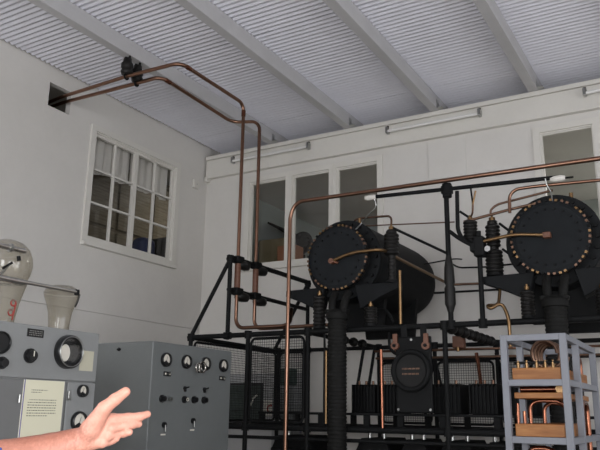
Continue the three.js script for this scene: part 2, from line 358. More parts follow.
single('cardboard_box', 'tall olive cardboard box behind the leftmost of the three windows', 'box', rbox(0.02, 0.42, 2.1, 3.52, -1.35, -1.0, 0.01), M.cardboard);
single('dark_shelf_board', 'dark sloping board leaning behind the leftmost of the three windows', 'board', rbox(-0.3, 0.3, -0.012, 0.012, -0.5, 0.5, 0.006).applyMatrix4(new THREE.Matrix4().makeRotationZ(-0.55).setPosition(0.32, 3.6, -1.6)), M.blackMatt);
{
  const t = thing('round_fan', 'black round fan standing behind the middle of the three windows', 'fan', [0.6, 2.1, -1.0]);
  part('guard_ring', ring(0.6, 3.43, -1.0, 0.11, 0.022, 'z'), M.blackMatt, t); part('motor', drum(0.6, 3.43, -1.03, 0.09, 0.1, 'z'), M.blackMatt, t);
  for (let k = 0; k < 4; k++) { const a = k * Math.PI / 2 + 0.4; part('blade', bar([0.6 + 0.06 * Math.cos(a), 3.43 + 0.06 * Math.sin(a), -0.99], [0.6 + 0.1 * Math.cos(a), 3.43 + 0.1 * Math.sin(a), -0.99], 0.03, 6), M.blackMatt, t); }
  part('pole', bar([0.6, 2.12, -1.03], [0.6, 3.3, -1.03], 0.02), M.blackMatt, t); part('base', drum(0.6, 2.12, -1.03, 0.1, 0.04, 'y'), M.blackMatt, t);
}
single('orange_box', 'orange-brown box behind the middle of the three windows', 'box', rbox(0.47, 0.7, 2.1, 3.34, -0.86, -0.68, 0.01), M.orange);
{
  const t = thing('tall_shelf', 'white shelf unit behind the rightmost of the three windows', 'shelf', [1.4, 2.1, -2.5]);
  for (const x of [0.95, 1.9]) part('side', box(x, x + 0.03, 2.1, 4.0, -2.75, -2.4), M.whitePlastic, t);
  for (let k = 0; k < 6; k++) part('shelf', box(0.98, 1.9, 2.15 + k * 0.36, 2.18 + k * 0.36, -2.75, -2.4), M.whitePlastic, t);
}

// ---------------------------------------------------------------- the equipment frame
const ZF = 1.4, ZB = 0.2, YR = 2.14, YB = 1.497;
{
  const f = thing('equipment_frame', 'black pipe framework that carries the two horizontal tanks', 'frame', [2.6, 0, 0.8]);
  const r = 0.0165;
  const rail = (a, b, rr = r) => part('rail', bar(a, b, rr), M.iron, f);
  const post = (x, z, y0, y1, rr = r) => part('post', bar([x, y0, z], [x, y1, z], rr), M.iron, f);
  const fit = (x, y, z, axis = 'y') => part('pipe_fitting', [drum(x, y, z, 0.027, 0.055, axis, 14), drum(x, y, z, 0.031, 0.016, axis, 14)], M.iron, f);
  rail([1.01, YR, ZF], [4.7, YR, ZF], 0.0185); rail([1.06, YR - 0.01, ZB], [4.7, YR - 0.01, ZB]);
  rail([1.01, YR, ZF], [1.06, YR - 0.01, ZB]);
  rail([1.01, YB, ZF], [4.7, YB, ZF], 0.02); rail([1.01, YB - 0.07, ZF], [4.7, YB - 0.07, ZF], 0.012); rail([1.06, YB, ZB], [4.7, YB, ZB]); rail([1.01, YB, ZF], [1.06, YB, ZB]);
  rail([1.01, 0.15, ZF], [4.7, 0.15, ZF]); rail([1.06, 0.15, ZB], [4.7, 0.15, ZB]);
  for (const x of [2.045, 3.026, 4.2]) { rail([x, YR - 0.004, ZF], [x, YR - 0.01, ZB]); rail([x, YB, ZF], [x, YB, ZB]); }
  for (const x of [1.02, 1.545, 2.045, 3.026, 4.2]) { post(x, ZF, 0, YR); fit(x, YR, ZF); }
  for (const x of [1.06, 1.36, 2.045, 2.53, 3.026, 3.55, 4.2]) { post(x, ZB, 0, YR); fit(x, YR - 0.01, ZB); }
  for (const x of [1.02, 1.545, 2.045, 3.026]) fit(x, YB, ZF);
  for (const [z, y] of [[ZF, YR], [ZB, YR - 0.01]]) {   // triangular gantry at the left end
    post(1.36, z, y, 2.735); part('strut', bar([1.02, y + 0.01, z], [1.352, 2.71, z], 0.0155), M.iron, f); fit(1.36, y, z, 'x'); fit(1.358, 2.72, z);
  }
  rail([1.358, 2.733, ZF + 0.02], [1.358, 2.733, ZB - 0.02], 0.0195); rail([1.358, 2.486, ZF + 0.01], [1.358, 2.486, ZB], 0.017);
  part('equipment_shelf', rbox(1.6, 4.3, 1.585, 1.602, 0.75, 1.33, 0.004), M.iron, f);
  for (const x of [1.62, 2.1, 2.44, 2.68, 2.96, 3.3, 3.6, 4.1]) for (const z of [0.8, 1.3]) part('shelf_leg', box(x - 0.02, x + 0.02, YB, 1.585, z - 0.012, z + 0.012), M.iron, f);
  for (const z of [0.8, 1.3]) rail([1.02, YB, z], [4.7, YB, z], 0.012);
  for (const [x0, x1] of [[2.53, 2.62], [2.53, 2.44], [3.02, 3.14], [3.3, 3.2]]) part('brace', bar([x0, YR - 0.08, ZB + 0.01], [x1, 1.6, ZB + 0.01], 0.011), M.iron, f);
  rail([2.05, 2.02, ZB], [4.7, 2.02, ZB], 0.012);
  // column over the front rail, and its two neighbours
  post(3.07, ZF, YR, 3.0, 0.0165); post(3.27, ZF, YR, 2.72, 0.016); fit(3.07, YR, ZF); fit(3.27, YR, ZF);
  part('post_cap', [drum(3.077, 3.02, ZF, 0.04, 0.05, 'y', 6), drum(3.077, 3.052, ZF, 0.032, 0.02, 'y', 6), drum(3.077, 2.985, ZF, 0.03, 0.03, 'y', 10)], M.iron, f);
  part('post_bushing', lathe([[0.018, 2.22], [0.026, 2.25], [0.034, 2.27], [0.034, 2.37], [0.026, 2.39], [0.034, 2.41], [0.03, 2.5], [0.024, 2.54], [0.017, 2.58]], 20).translate(3.07, 0, ZF), M.porcelain, f);
  for (let k = 0; k < 8; k++) part('disc_insulator', lathe([[0.017, -0.03], [0.034, -0.02], [0.038, 0], [0.034, 0.02], [0.017, 0.03]], 16).rotateX(Math.PI / 2).translate(3.026, YR - 0.006, 1.26 - 0.13 * k), M.porcelain, f);
  for (let k = 0; k < 4; k++) part('disc_insulator', lathe([[0.017, -0.03], [0.032, -0.02], [0.036, 0], [0.032, 0.02], [0.017, 0.03]], 16).rotateX(Math.PI / 2).translate(2.045, YR - 0.006, 1.0 - 0.16 * k), M.porcelain, f);
}
// wire mesh guards with rounded tube frames
function guard(label, o, ux, uy, w, h, step = 0.019) {
  const t = thing('mesh_guard', label, 'mesh guard', o, 'mesh guards on the framework');
  const at = (u, v, d = 0) => [o[0] + ux[0] * u, o[1] + v, o[2] + ux[2] * u + d];
  const c = 0.04, pts = [];
  const loop = [at(w / 2, 0), at(w, 0), at(w, h), at(0, h), at(0, 0), at(w / 2 + 0.001, 0)];
  part('guard_frame', pipe(loop, 0.0095, c, 8), M.iron, t);
  const ws = [];
  for (let u = step; u < w - 0.004; u += step) ws.push(bar(at(u, 0.004), at(u, h - 0.004), 0.0016, 4));
  for (let v = step; v < h - 0.004; v += step) ws.push(bar(at(0.004, v), at(w - 0.004, v), 0.0016, 4));
  const m = part('wire_mesh', ws, M.iron, t); m.userData.kind = 'stuff';
}
guard('front wire mesh guard beside the grey meter cabinet', [1.575, 1.53, ZF], [1, 0, 0], null, 0.44, 0.58);
guard('side wire mesh guard closing the left end of the framework', [1.025, 1.53, ZF - 0.04], [0.03, 0, -1], null, 1.12, 0.58);
guard('rear wire mesh guard behind the front mesh guard', [1.1, 1.53, ZB + 0.03], [1, 0, 0], null, 0.24, 0.58);
guard('rear wire mesh guard under the left tank', [2.08, 1.53, ZB + 0.03], [1, 0, 0], null, 0.42, 0.47);
guard('rear wire mesh guard between the two tanks', [2.56, 1.53, ZB + 0.03], [1, 0, 0], null, 0.44, 0.47);
guard('rear wire mesh guard under the right tank', [3.06, 1.53, ZB + 0.03], [1, 0, 0], null, 0.46, 0.47);

// ---------------------------------------------------------------- tanks
function makeTank(label, pos) {
  const t = thing('pressure_tank', label, 'tank', pos, 'horizontal tanks on the framework');
  const A = (g) => g.rotateX(Math.PI / 2).translate(...pos);          // lathe axis y -> +z
  part('shell', A(lathe([[0.272, -0.14], [0.285, -0.3], [0.292, -1.12], [0.285, -1.2], [0.262, -1.27], [0.21, -1.32], [0.12, -1.345], [0, -1.352]], 48)), M.tank, t);
  part('rear_flange', A(lathe([[0.2, -0.1], [0.282, -0.1], [0.288, -0.106], [0.288, -0.146], [0.282, -0.152], [0.2, -0.152]], 48)), M.tank, t);
  part('neck', A(lathe([[0.205, -0.02], [0.205, -0.11]], 40)), M.blackMatt, t);
  part('face_plate', A(lathe([[0.224, -0.035], [0.23, -0.03], [0.23, -0.006], [0.224, 0], [0.2, 0.001], [0.196, 0.006], [0, 0.006]], 56)), M.tankFace, t);
  const nut = new THREE.BoxGeometry(0.013, 0.016, 0.03), hexNut = new THREE.CylinderGeometry(0.014, 0.014, 0.034, 6).rotateX(Math.PI / 2), small = new THREE.CylinderGeometry(0.0085, 0.0085, 0.012, 6).rotateX(Math.PI / 2);
  for (let k = 0; k < 44; k++) { const a = k / 44 * 2 * Math.PI + 0.05; const m = new THREE.Mesh(nut, [M.brass, M.copperDull, M.brass, M.iron, M.copperDull][(k * 3) % 5]); m.name = 'edge_clamp'; m.position.set(0.226 * Math.cos(a), 0.226 * Math.sin(a), -0.006 + 0.006 * rnd()); m.rotation.z = a + 0.2 * (rnd() - 0.5); m.rotation.y = 0.3 * (rnd() - 0.5); m.castShadow = m.receiveShadow = true; t.add(m); }
  for (let k = 0; k < 20; k++) { const a = k / 20 * 2 * Math.PI + 0.1; const m = new THREE.Mesh(small, M.iron); m.name = 'stud'; m.position.set(0.172 * Math.cos(a), 0.172 * Math.sin(a), 0.01); m.castShadow = m.receiveShadow = true; t.add(m); }
  for (let k = 0; k < 24; k++) { const a = k / 24 * 2 * Math.PI; const m = new THREE.Mesh(hexNut, M.iron); m.name = 'flange_bolt'; m.position.set(0.256 * Math.cos(a), 0.256 * Math.sin(a), -0.095); m.castShadow = m.receiveShadow = true; t.add(m); }
  // gusset brackets reaching out on both sides under the tank, and saddles down to the rails
  for (const s of [-1, 1]) {
    const sh = new THREE.Shape([[0.12, -0.2], [0.43, -0.205], [0.43, -0.24], [0.3, -0.29], [0.16, -0.36]].map(p => new THREE.Vector2(p[0] * s, p[1])));
    part('bracket', new THREE.ExtrudeGeometry(sh, { depth: 0.09, bevelEnabled: true, bevelSize: 0.004, bevelThickness: 0.004, bevelSegments: 1 }).translate(pos[0], pos[1], pos[2] - 0.135), M.tank, t);
  }
  for (const z of [-0.35, -0.95]) {
    const sh = new THREE.Shape([[-0.24, -0.1], [-0.2, -0.48], [0.2, -0.48], [0.24, -0.1]].map(p => new THREE.Vector2(...p)));
    part('saddle', new THREE.ExtrudeGeometry(sh, { depth: 0.05, bevelEnabled: false }).translate(pos[0], pos[1], pos[2] + z), M.iron, t);
  }
  part('top_lug', [drum(pos[0] + 0.12, pos[1] + 0.265, pos[2] - 0.12, 0.012, 0.05, 'y', 8)], M.brass, t);
  return t;
}
const T1 = [2.268, 2.648, ZF], T2 = [3.70, 2.637, ZF];
makeTank('black horizontal tank with bolted round face, left of the tall black column', T1);
makeTank('black horizontal tank with bolted round face, at the right edge', T2);

// ribbed insulators
function insulator(label, x, z, y0, y1, r, n, m = M.porcelain, opt = {}) {
  const t = thing('ribbed_insulator', label, 'insulator', [x, y0, z], 'ribbed black insulators'), h = y1 - y0, pr = [[0, 0], [r * 0.75, 0], [r * 0.75, 0.02]];
  for (let k = 0; k < n; k++) { const a = y0 * 0 + 0.02 + (h - 0.045) * k / n, s = (h - 0.045) / n, q = r * (opt.shape ? opt.shape(k / n) : 1); pr.push([q * 0.86, a + s * 0.05], [q, a + s * 0.3], [q, a + s * 0.6], [q * 0.86, a + s * 0.95]); }
  pr.push([r * 0.6, h - 0.025], [r * 0.5, h - 0.02], [0, h - 0.02]);
  part('ribbed_body', lathe(pr, 24).translate(x, y0, z), m, t);
  part('terminal', [drum(x, y1 - 0.012, z, r * 0.38, 0.026, 'y', 8), drum(x, y1 + 0.004, z, 0.008, 0.02, 'y', 8)], M.brass, t);
  part('base_ring', drum(x, y0 + 0.008, z, r * 0.95, 0.016, 'y', 20), M.iron, t);
  return t;
}
insulator('stubby ribbed insulator on the front rail, left under the left tank', T1[0] - 0.145, ZF - 0.02, YR + 0.018, 2.41, 0.045, 8);
insulator('stubby ribbed insulator on the front rail, right under the left tank', T1[0] + 0.245, ZF - 0.02, YR + 0.018, 2.31, 0.045, 6);
insulator('stubby ribbed insulator on the front rail, left under the right tank', T2[0] - 0.16, ZF - 0.02, YR + 0.018, 2.35, 0.042, 7);
insulator('stubby ribbed insulator on the front rail, right under the right tank', T2[0] + 0.26, ZF - 0.02, YR + 0.018, 2.33, 0.042, 7);
insulator('upright ribbed insulator on the bracket right of the left tank', 2.642, ZF - 0.09, 2.451, 2.842, 0.052, 14, M.porcelain, { shape: f => f < 0.5 ? 0.52 : f < 0.86 ? 1 : 0.72 });
insulator('upright ribbed insulator on the bracket left of the right tank', 3.336, ZF - 0.09, 2.443, 2.82, 0.055, 14, M.porcelain, { shape: f => f < 0.42 ? 1 : f < 0.5 ? 0.6 : f < 0.9 ? 0.84 : 0.6 });
insulator('short ribbed insulator under the copper prongs', 3.205, ZF - 0.05, 2.66, 2.83, 0.045, 6);
{
  const t = thing('cross_joint', 'black pipe elbow and clamp between the tall column and right tank', 'pipe joint', [3.2, 2.6, ZF]);
  part('elbow_pipe', pipe([[3.145, 3.0, ZF + 0.005], [3.14, 2.72, ZF + 0.01], [3.2, 2.645, ZF + 0.02], [3.275, 2.61, ZF + 0.02]], 0.0135, 0.06), M.iron, t);
  part('side_pipe', pipe([[3.09, 2.735, ZF + 0.02], [3.15, 2.68, ZF + 0.03], [3.275, 2.6, ZF + 0.02]], 0.013, 0.05), M.iron, t);
  part('clamp', [rbox(3.245, 3.31, 2.55, 2.68, ZF - 0.03, ZF + 0.05, 0.012), rbox(3.225, 3.255, 2.58, 2.64, ZF - 0.02, ZF + 0.06, 0.01)], M.iron, t);
  part('terminal_nut', drum(3.33, 2.595, ZF + 0.02, 0.02, 0.03, 'z', 6), M.silver, t, 'bright metal nut');
}
// hoses under the two faces
function hose(label, x, z) {
  const t = thing('ribbed_hose', label, 'hose', [x, 0, z], 'ribbed hoses below the tank faces'), pr = [[0, 0]];
  for (let y = 0; y < 2.2; y += 0.024) pr.push([0.06, y], [0.064, y + 0.006], [0.064, y + 0.014], [0.06, y + 0.02]);
  pr.push([0.068, 2.2], [0.075, 2.205], [0.075, 2.24], [0.06, 2.26], [0, 2.26]);
  part('hose_body', lathe(pr, 22).translate(x, 0, z), M.rubber, t);
  for (const [dx, ty] of [[-0.042, 2.385], [0.055, 2.385]]) part('branch', pipe([[x + dx * 0.7, 2.22, z], [x + dx, 2.32, z], [x + dx, ty, z - 0.06]], 0.026, 0.05), M.rubber, t);
  part('yoke', rbox(x - 0.08, x + 0.08, 2.24, 2.27, z - 0.035, z + 0.035, 0.01), M.rubber, t);
}
hose('thick ribbed black hose rising to the left tank face', 2.315, ZF + 0.085);
hose('thick ribbed black hose rising to the right tank face', 3.715, ZF + 0.085);

// ---------------------------------------------------------------- copper, brass and black pipes
const solo = (name, label, cat, geo, m, group) => single(name, label, cat, geo, m, group);
{ // the two copper lines from the service opening
  const t = thing('copper_pipe', 'long copper pipe from the wall opening to the gantry, upper of the pair', 'pipe', [1.36, 2.2, 1.3], 'copper pipes');
  part('pipe_run', pipe([[-0.35, 4.1, 1.96], [0.0, 4.095, 2.02], [0.84, 4.045, 2.12], [1.36, 4.035, 2.115], [1.36, 4.035, 1.3], [1.36, 2.205, 1.3], [1.85, 2.2, 1.32], [1.93, 2.3, 1.44]], 0.0145, 0.075), M.copper, t);
  part('coupling', [drum(1.36, 4.035, 2.02, 0.0175, 0.05, 'z', 12)], M.copperBright, t); part('coupling', drum(1.36, 3.95, 1.3, 0.0175, 0.05, 'y', 12), M.copperBright, t);
  part('thick_sleeve', bar([1.36, 2.5, 1.3], [1.36, 2.7, 1.3], 0.024), M.sleeve, t);
  const u = thing('copper_pipe', 'long copper pipe from the wall opening to the gantry, lower of the pair', 'pipe', [1.36, 2.2, 1.05], 'copper pipes');
  part('pipe_run', pipe([[-0.35, 4.085, 1.93], [0.0, 4.08, 1.96], [0.835, 4.04, 2.0], [1.08, 4.04, 2.0], [1.10, 4.0, 1.1], [1.36, 3.97, 1.06], [1.36, 2.225, 1.05], [2.2, 2.225, 1.07]], 0.0145, 0.075), M.copper, u);
  part('coupling', drum(1.082, 4.035, 1.92, 0.0175, 0.05, 'z', 12), M.copperBright, u);
  part('thick_sleeve', bar([1.36, 2.5, 1.05], [1.36, 2.7, 1.05], 0.024), M.sleeve, u);
}
for (const [z, nm] of [[1.3, 'nearer'], [1.05, 'farther']]) for (const [y, w] of [[2.733, 'top'], [2.486, 'middle']]) {
  const t = thing('gantry_insulator', 'flat black insulator clamped round the ' + nm + ' copper pipe at the gantry\'s ' + w + ' bar', 'insulator', [1.36, y - 0.04, z], 'gantry insulators');
  part('insulator_body', lathe([[0.02, -0.05], [0.05, -0.045], [0.062, -0.025], [0.062, 0.0], [0.045, 0.012], [0.02, 0.02]], 20).scale(0.8, 1, 1.2).translate(1.36, y - 0.02, z - 0.07), M.porcelain, t);
  part('clamp', rbox(1.33, 1.39, y - 0.03, y + 0.026, z - 0.05, z + 0.04, 0.008), M.iron, t);
}
function hanger(x, z, yp, label) {
  const t = thing('pipe_hanger', label, 'insulator', [x, yp, z], 'hanger insulators under the beam');
  part('hanger_body', lathe([[0.012, 0.0], [0.04, 0.01], [0.046, 0.035], [0.036, 0.05], [0.046, 0.065], [0.046, 0.095], [0.034, 0.11], [0.03, 0.14], [0.01, 0.15]], 16).translate(x, yp + 0.01, z), M.porcelain, t);
  part('bolt', [drum(x - 0.02, yp + 0.165, z, 0.009, 0.03, 'y', 6), drum(x + 0.02, yp + 0.165, z, 0.009, 0.03, 'y', 6)], M.iron, t);
  part('pipe_clip', ring(x, yp, z, 0.02, 0.007, 'x', 16), M.iron, t);
}
hanger(0.845, 2.122, 4.04, 'black hanger insulator under the ceiling beam, on the upper copper pipe');
hanger(0.835, 2.0, 4.038, 'black hanger insulator under the ceiling beam, on the lower copper pipe');

solo('copper_pipe', 'long copper pipe running level over both tanks and down at the left', 'pipe', pipe([[1.92, 1.2, 1.47], [1.925, 2.985, 1.47], [1.98, 3.07, 1.47], [4.9, 3.05, 1.47]], 0.0145, 0.08), M.copper, 'copper pipes');
{
  const t = thing('black_busbar_pipe', 'level black pipe below the long copper pipe, through the column cap', 'pipe', [3.1, 3.0, ZF]);
  part('pipe_run', bar([2.57, 3.045, ZF], [3.78, 3.0, ZF], 0.0135), M.iron, t);
  for (const [x, y] of [[2.53, 3.045], [3.77, 2.992]]) { const c = part('white_connector', lathe([[0, -0.045], [0.014, -0.042], [0.02, -0.02], [0.02, 0.02], [0.014, 0.042], [0, 0.045]], 16).rotateZ(Math.PI / 2).translate(x, y, ZF), M.whitePlastic, t, 'white ceramic connector'); }
  part('end_pin', bar([3.8, 2.99, ZF], [3.86, 2.988, ZF], 0.006), M.iron, t);
}
solo('bonding_wire', 'thin pale wire curving down to the left tank from the white connector', 'wire', wire([[2.56, 3.03, ZF], [2.565, 2.98, ZF - 0.01], [2.49, 2.93, ZF - 0.04], [2.42, 2.89, ZF - 0.08], [2.4, 2.83, ZF - 0.02]], 0.005), M.silver);
solo('bonding_wire', 'thin pale wire dropping to the right tank from the white connector', 'wire', wire([[3.7, 3.0, ZF + 0.01], [3.705, 2.96, ZF], [3.722, 2.92, ZF - 0.01], [3.728, 2.855, ZF]], 0.0045), M.silver);
{
  const t = thing('feed_pipe', 'copper arm from the left tank face bending back along the tank', 'pipe', [2.4, 2.6, ZF], 'copper arms of the tanks');
  part('arm_tube', pipe([[2.245, 2.616, ZF + 0.03], [2.4, 2.66, ZF + 0.035], [2.62, 2.665, ZF + 0.02], [2.61, 2.66, ZF - 0.25], [2.606, 2.655, 0.09]], 0.012, 0.06), M.brass, t);
  part('arm_foot', [drum(2.243, 2.616, ZF + 0.02, 0.02, 0.05, 'z', 10), bar([2.243, 2.616, ZF + 0.03], [2.29, 2.6, ZF + 0.03], 0.008)], M.sleeve, t);
}
{
  const t = thing('feed_pipe', 'copper arm from the right tank face to the black clamp', 'pipe', [3.5, 2.6, ZF], 'copper arms of the tanks');
  part('arm_tube', pipe([[3.69, 2.642, ZF + 0.03], [3.5, 2.665, ZF + 0.04], [3.31, 2.645, ZF + 0.03]], 0.011, 0.05), M.brass, t);
  part('arm_foot', rbox(3.665, 3.71, 2.625, 2.66, ZF + 0.004, ZF + 0.045, 0.005), M.sleeve, t);
}
const pipes = [
  ['thin copper loop from the left tank top to its ribbed insulator', [[2.35, 2.93, 1.28], [2.36, 2.955, 1.24], [2.642, 2.925, 1.3], [2.642, 2.85, 1.31]], 0.0075, 0.04, M.copperDull],
  ['thin brown rod level between the left tank and black column', [[2.42, 2.89, 1.25], [3.07, 2.84, 1.25]], 0.0045, 0.02, M.copperDull],
  ['copper pipe arching over the right tank toward the right edge', [[3.467, 2.82, ZF - 0.02], [3.472, 2.965, ZF - 0.02], [3.6, 2.97, ZF - 0.02], [4.3, 2.94, ZF - 0.02]], 0.0105, 0.06, M.copper],
  ['copper hairpin on the insulator left of the right tank', [[3.336, 2.83, 1.31], [3.325, 2.87, 1.31], [3.37, 2.905, 1.31], [3.72, 2.95, 1.31]], 0.0075, 0.03, M.copperDull],
  ['brown sloping copper tube above the insulators by the right tank', [[3.17, 2.80, ZF - 0.03], [3.46, 2.85, ZF - 0.05], [3.6, 2.875, ZF - 0.08]], 0.009, 0.04, M.copperDull],
  ['short reddish copper pipe from the column to the right bracket', [[2.98, 2.44, 1.15], [3.24, 2.43, 1.15], [3.32, 2.425, 1.15]], 0.0085, 0.04, M.copperDull],
  ['upright golden copper rod on the front rail between the tanks', [[2.743, 2.51, ZF + 0.02], [2.741, 2.16, ZF + 0.02]], 0.0105, 0.02, M.brass],
  ['upright copper rod left of the round black dial', [[2.606, 2.0, ZF + 0.03], [2.609, 1.51, ZF + 0.03]], 0.0115, 0.02, M.copperBright],
  ['upright brass rod left of the thick hose', [[2.222, 2.0, ZF + 0.06], [2.222, 1.53, ZF + 0.06]], 0.0105, 0.02, M.brass],
  ['brown drain pipe hooked below the right bracket', [[3.37, 2.43, ZF - 0.1], [3.37, 2.24, ZF], [3.31, 2.245, ZF + 0.05], [3.34, 2.21, ZF + 0.08], [3.4, 2.26, ZF + 0.04], [3.44, 2.16, ZF + 0.05], [3.44, 1.99, ZF + 0.05]], 0.0105, 0.04, M.brass],
  ['upper of two level copper pipes behind the round dial', [[2.25, 2.05, 0.74], [4.2, 2.04, 0.74]], 0.009, 0.02, M.copper],
  ['lower of two level copper pipes behind the round dial', [[2.25, 2.0, 0.72], [4.2, 1.985, 0.72]], 0.009, 0.02, M.copperDull],
  ['reddish copper hose hanging below the level copper pipes', [[3.02, 2.02, 0.72], [3.04, 1.9, 0.74], [3.06, 1.78, 0.78]], 0.013, 0.05, M.copperBright],
  ['copper pipe rising through the mesh guard at the left', [[1.6, 2.1, 0.6], [1.6, 1.6, 0.6]], 0.008, 0.02, M.copper],
];
for (const [label, pts, r, b, m] of pipes) solo('copper_pipe', label, 'pipe', pipe(pts, r, b), m, 'copper pipes');
const rods = [
  ['thin upright black rod left of the thick hose', [[2.175, 2.12, 1.4], [2.175, 1.5, 1.4]], 0.008],
  ['thin upright black rod behind the finned units near the hose', [[2.096, 2.1, 0.6], [2.096, 1.6, 0.8]], 0.012],
  ['second upright black rod behind the finned units near the hose', [[2.19, 2.1, 0.6], [2.19, 1.6, 0.8]], 0.012],
  ['slanting black rod from the left insulator to the column', [[2.66, 2.83, 1.31], [3.06, 2.6, 1.36]], 0.0095],
  ['thin black rod level behind the column', [[2.7, 2.66, 0.85], [2.93, 2.68, 0.85], [3.0, 2.66, 0.9]], 0.005],
  ['thin black rod sagging between column and right tank', [[2.98, 2.6, 1.07], [3.03, 2.565, 1.07], [3.2, 2.555, 1.07], [3.5, 2.56, 1.07]], 0.006],
  ['straight black rod below the reddish copper pipe', [[2.85, 2.405, 1.07], [3.4, 2.395, 1.07]], 0.0075],
  ['short black brace above the insulator by the right tank', [[3.37, 2.79, 1.27], [3.5, 2.67, 1.25]], 0.0085],
  ['short black brace below the copper arm of the right tank', [[3.38, 2.62, 1.27], [3.5, 2.52, 1.25]], 0.0085],
];
for (const [label, pts, r] of rods) solo('black_rod', label, 'rod', pipe(pts, r, 0.04), M.iron);
solo('curved_conduit', 'black bowed conduit under the left tank, right of the hose', 'conduit', wire([[2.43, 2.24, 1.2], [2.48, 2.29, 1.2], [2.55, 2.28, 1.2], [2.6, 2.2, 1.2]], 0.011), M.iron);
solo('curved_conduit', 'black conduit dipping below the front rail under the left tank', 'conduit', wire([[2.54, 2.14, 1.15], [2.56, 2.02, 1.15], [2.64, 1.98, 1.15], [2.75, 2.0, 1.1]], 0.011), M.iron);
{
  const t = thing('copper_prongs', 'forked copper prongs standing on the short ribbed insulator', 'prongs', [3.23, 2.83, ZF]);
  part('prong', pipe([[3.205, 2.83, ZF - 0.05], [3.232, 2.84, ZF - 0.02], [3.243, 2.9, ZF]], 0.0065, 0.02), M.copperDull, t);
  part('prong', bar([3.243, 2.9, ZF], [3.228, 3.02, ZF - 0.02], 0.006), M.iron, t); part('prong', bar([3.243, 2.9, ZF], [3.268, 2.985, ZF + 0.01], 0.006), M.brass, t);
  part('side_pin', bar([3.2, 2.83, ZF - 0.03], [3.155, 2.865, ZF], 0.008), M.iron, t);
}
{
  const t = thing('terminal_block', 'brown wooden terminal block on the framework behind the front rail', 'terminal block', [2.905, 2.03, 0.74]);
  part('block', rbox(2.865, 2.945, 2.055, 2.14, 0.71, 0.77, 0.004), M.sleeve, t); part('stud', drum(2.905, 2.045, 0.775, 0.012, 0.03, 'y', 8), M.brass, t);
}
// round black dial on its plate
{
  const t = thing('dial_panel', 'large black round dial on a rectangular plate below the front rail', 'dial', [2.83, 1.6, ZF + 0.02]);
  const x = 2.812, y = 1.862, z = ZF + 0.03;
  part('plate', rbox(2.705, 2.945, 1.605, 2.075, z - 0.02, z, 0.012), M.iron, t);
  part('bezel', lathe([[0.095, 0], [0.13, 0], [0.134, 0.012], [0.128, 0.03], [0.112, 0.034], [0.1, 0.02]], 44).rotateX(Math.PI / 2).translate(x, y, z), M.iron, t);
  const d = part('dial_face', drum(x, y, z + 0.006, 0.1, 0.012, 'z', 40), M.blackMatt, t);
  for (const [yy, n] of [[0.012, 13], [-0.02, 12]]) { const gs = []; for (let k = 0; k < n; k++) { const w = 0.004 + 0.003 * ((k * 7) % 3) / 2; gs.push(box(x - 0.058 + k * 0.0092, x - 0.058 + k * 0.0092 + w, y + yy - 0.005, y + yy + 0.005, z + 0.012, z + 0.0132)); } part('gilt_lettering', gs, M.copperDull, d); }
  for (const s of [[2.708, 2.02], [2.915, 2.015]]) {
    const l = part('copper_lug', [drum(s[0], s[1], z + 0.012, 0.026, 0.02, 'z', 16), rbox(s[0] - 0.014, s[0] + 0.016, s[1] + 0.01, s[1] + 0.075, z, z + 0.02, 0.004)], M.sleeve, t, 'copper coloured terminal lug');
    part('lug_bolt', drum(s[0], s[1], z + 0.026, 0.011, 0.016, 'z', 6), M.iron, l);
  }
  for (const xx of [2.76, 2.89]) part('hanger_strap', rbox(xx - 0.02, xx + 0.02, 2.06, YR + 0.01, z - 0.025, z - 0.012, 0.002), M.iron, t);
  for (const [xx, yy] of [[2.72, 1.625], [2.93, 1.625], [2.815, 2.055]]) part('screw', drum(xx, yy, z + 0.003, 0.008, 0.008, 'z', 8), M.silver, t);
}
// finned black units on the shelf
function finned(label, x, w, z = 1.07) {
  const t = thing('finned_unit', label, 'capacitor', [x, 1.602, z], 'finned black units on the shelf');
  part('core', rbox(x - w / 2 + 0.012, x + w / 2 - 0.012, 1.602, 1.775, z - 0.1, z + 0.1, 0.006), M.iron, t);
  const fs = []; for (let k = 0; k < 8; k++) { const fx = x - w / 2 + 0.006 + k * (w - 0.012) / 7; fs.push(rbox(fx - 0.005, fx + 0.005, 1.606, 1.79, z - 0.115, z + 0.115, 0.002)); }
  for (const g of fs) part('fin', g, M.iron, t);
  for (const s of [-0.3, 0, 0.3]) part('terminal', [drum(x + s * w, 1.79, z + 0.06, 0.009, 0.05, 'y', 8)], M.copperDull, t);
}
finned('finned black unit left of the round dial, nearest the hose', 2.36, 0.175); finned('finned black unit left of the round dial, nearest the dial', 2.552, 0.175);
finned('finned black unit right of the round dial, nearest the dial', 2.94, 0.2); finned('finned black unit right of the round dial, beside the grey rack', 3.185, 0.18);
finned('finned black unit behind the grey rack posts', 3.42, 0.18);
finned('finned black unit far right behind the wooden boards', 3.66, 0.18);
// tall transformers below, only their tops in view
function lowUnit(label, x, w) {
  const t = thing('transformer', label, 'transformer', [x, 0, 1.05], 'transformers below the shelf');
  part('tank_body', rbox(x - w / 2, x + w / 2, 0.12, 1.36, 0.85, 1.25, 0.015), M.iron, t);
  const sh = new THREE.Shape([[-w / 2 + 0.01, 0], [w / 2 - 0.01, 0], [w / 2 - 0.05, 0.075], [-w / 2 + 0.05, 0.075]].map(p => new THREE.Vector2(...p)));
  part('lid', new THREE.ExtrudeGeometry(sh, { depth: 0.36, bevelEnabled: true, bevelSize: 0.005, bevelThickness: 0.005, bevelSegments: 1 }).translate(x, 1.36, 0.87), M.iron, t);
  for (const s of [-1, 1]) part('terminal', [drum(x + s * w * 0.2, 1.455, 1.16, 0.014, 0.03, 'y', 8)], M.silver, t);
  part('foot', rbox(x - w / 2, x + w / 2, 0, 0.12, 0.88, 1.22, 0.004), M.iron, t);
}
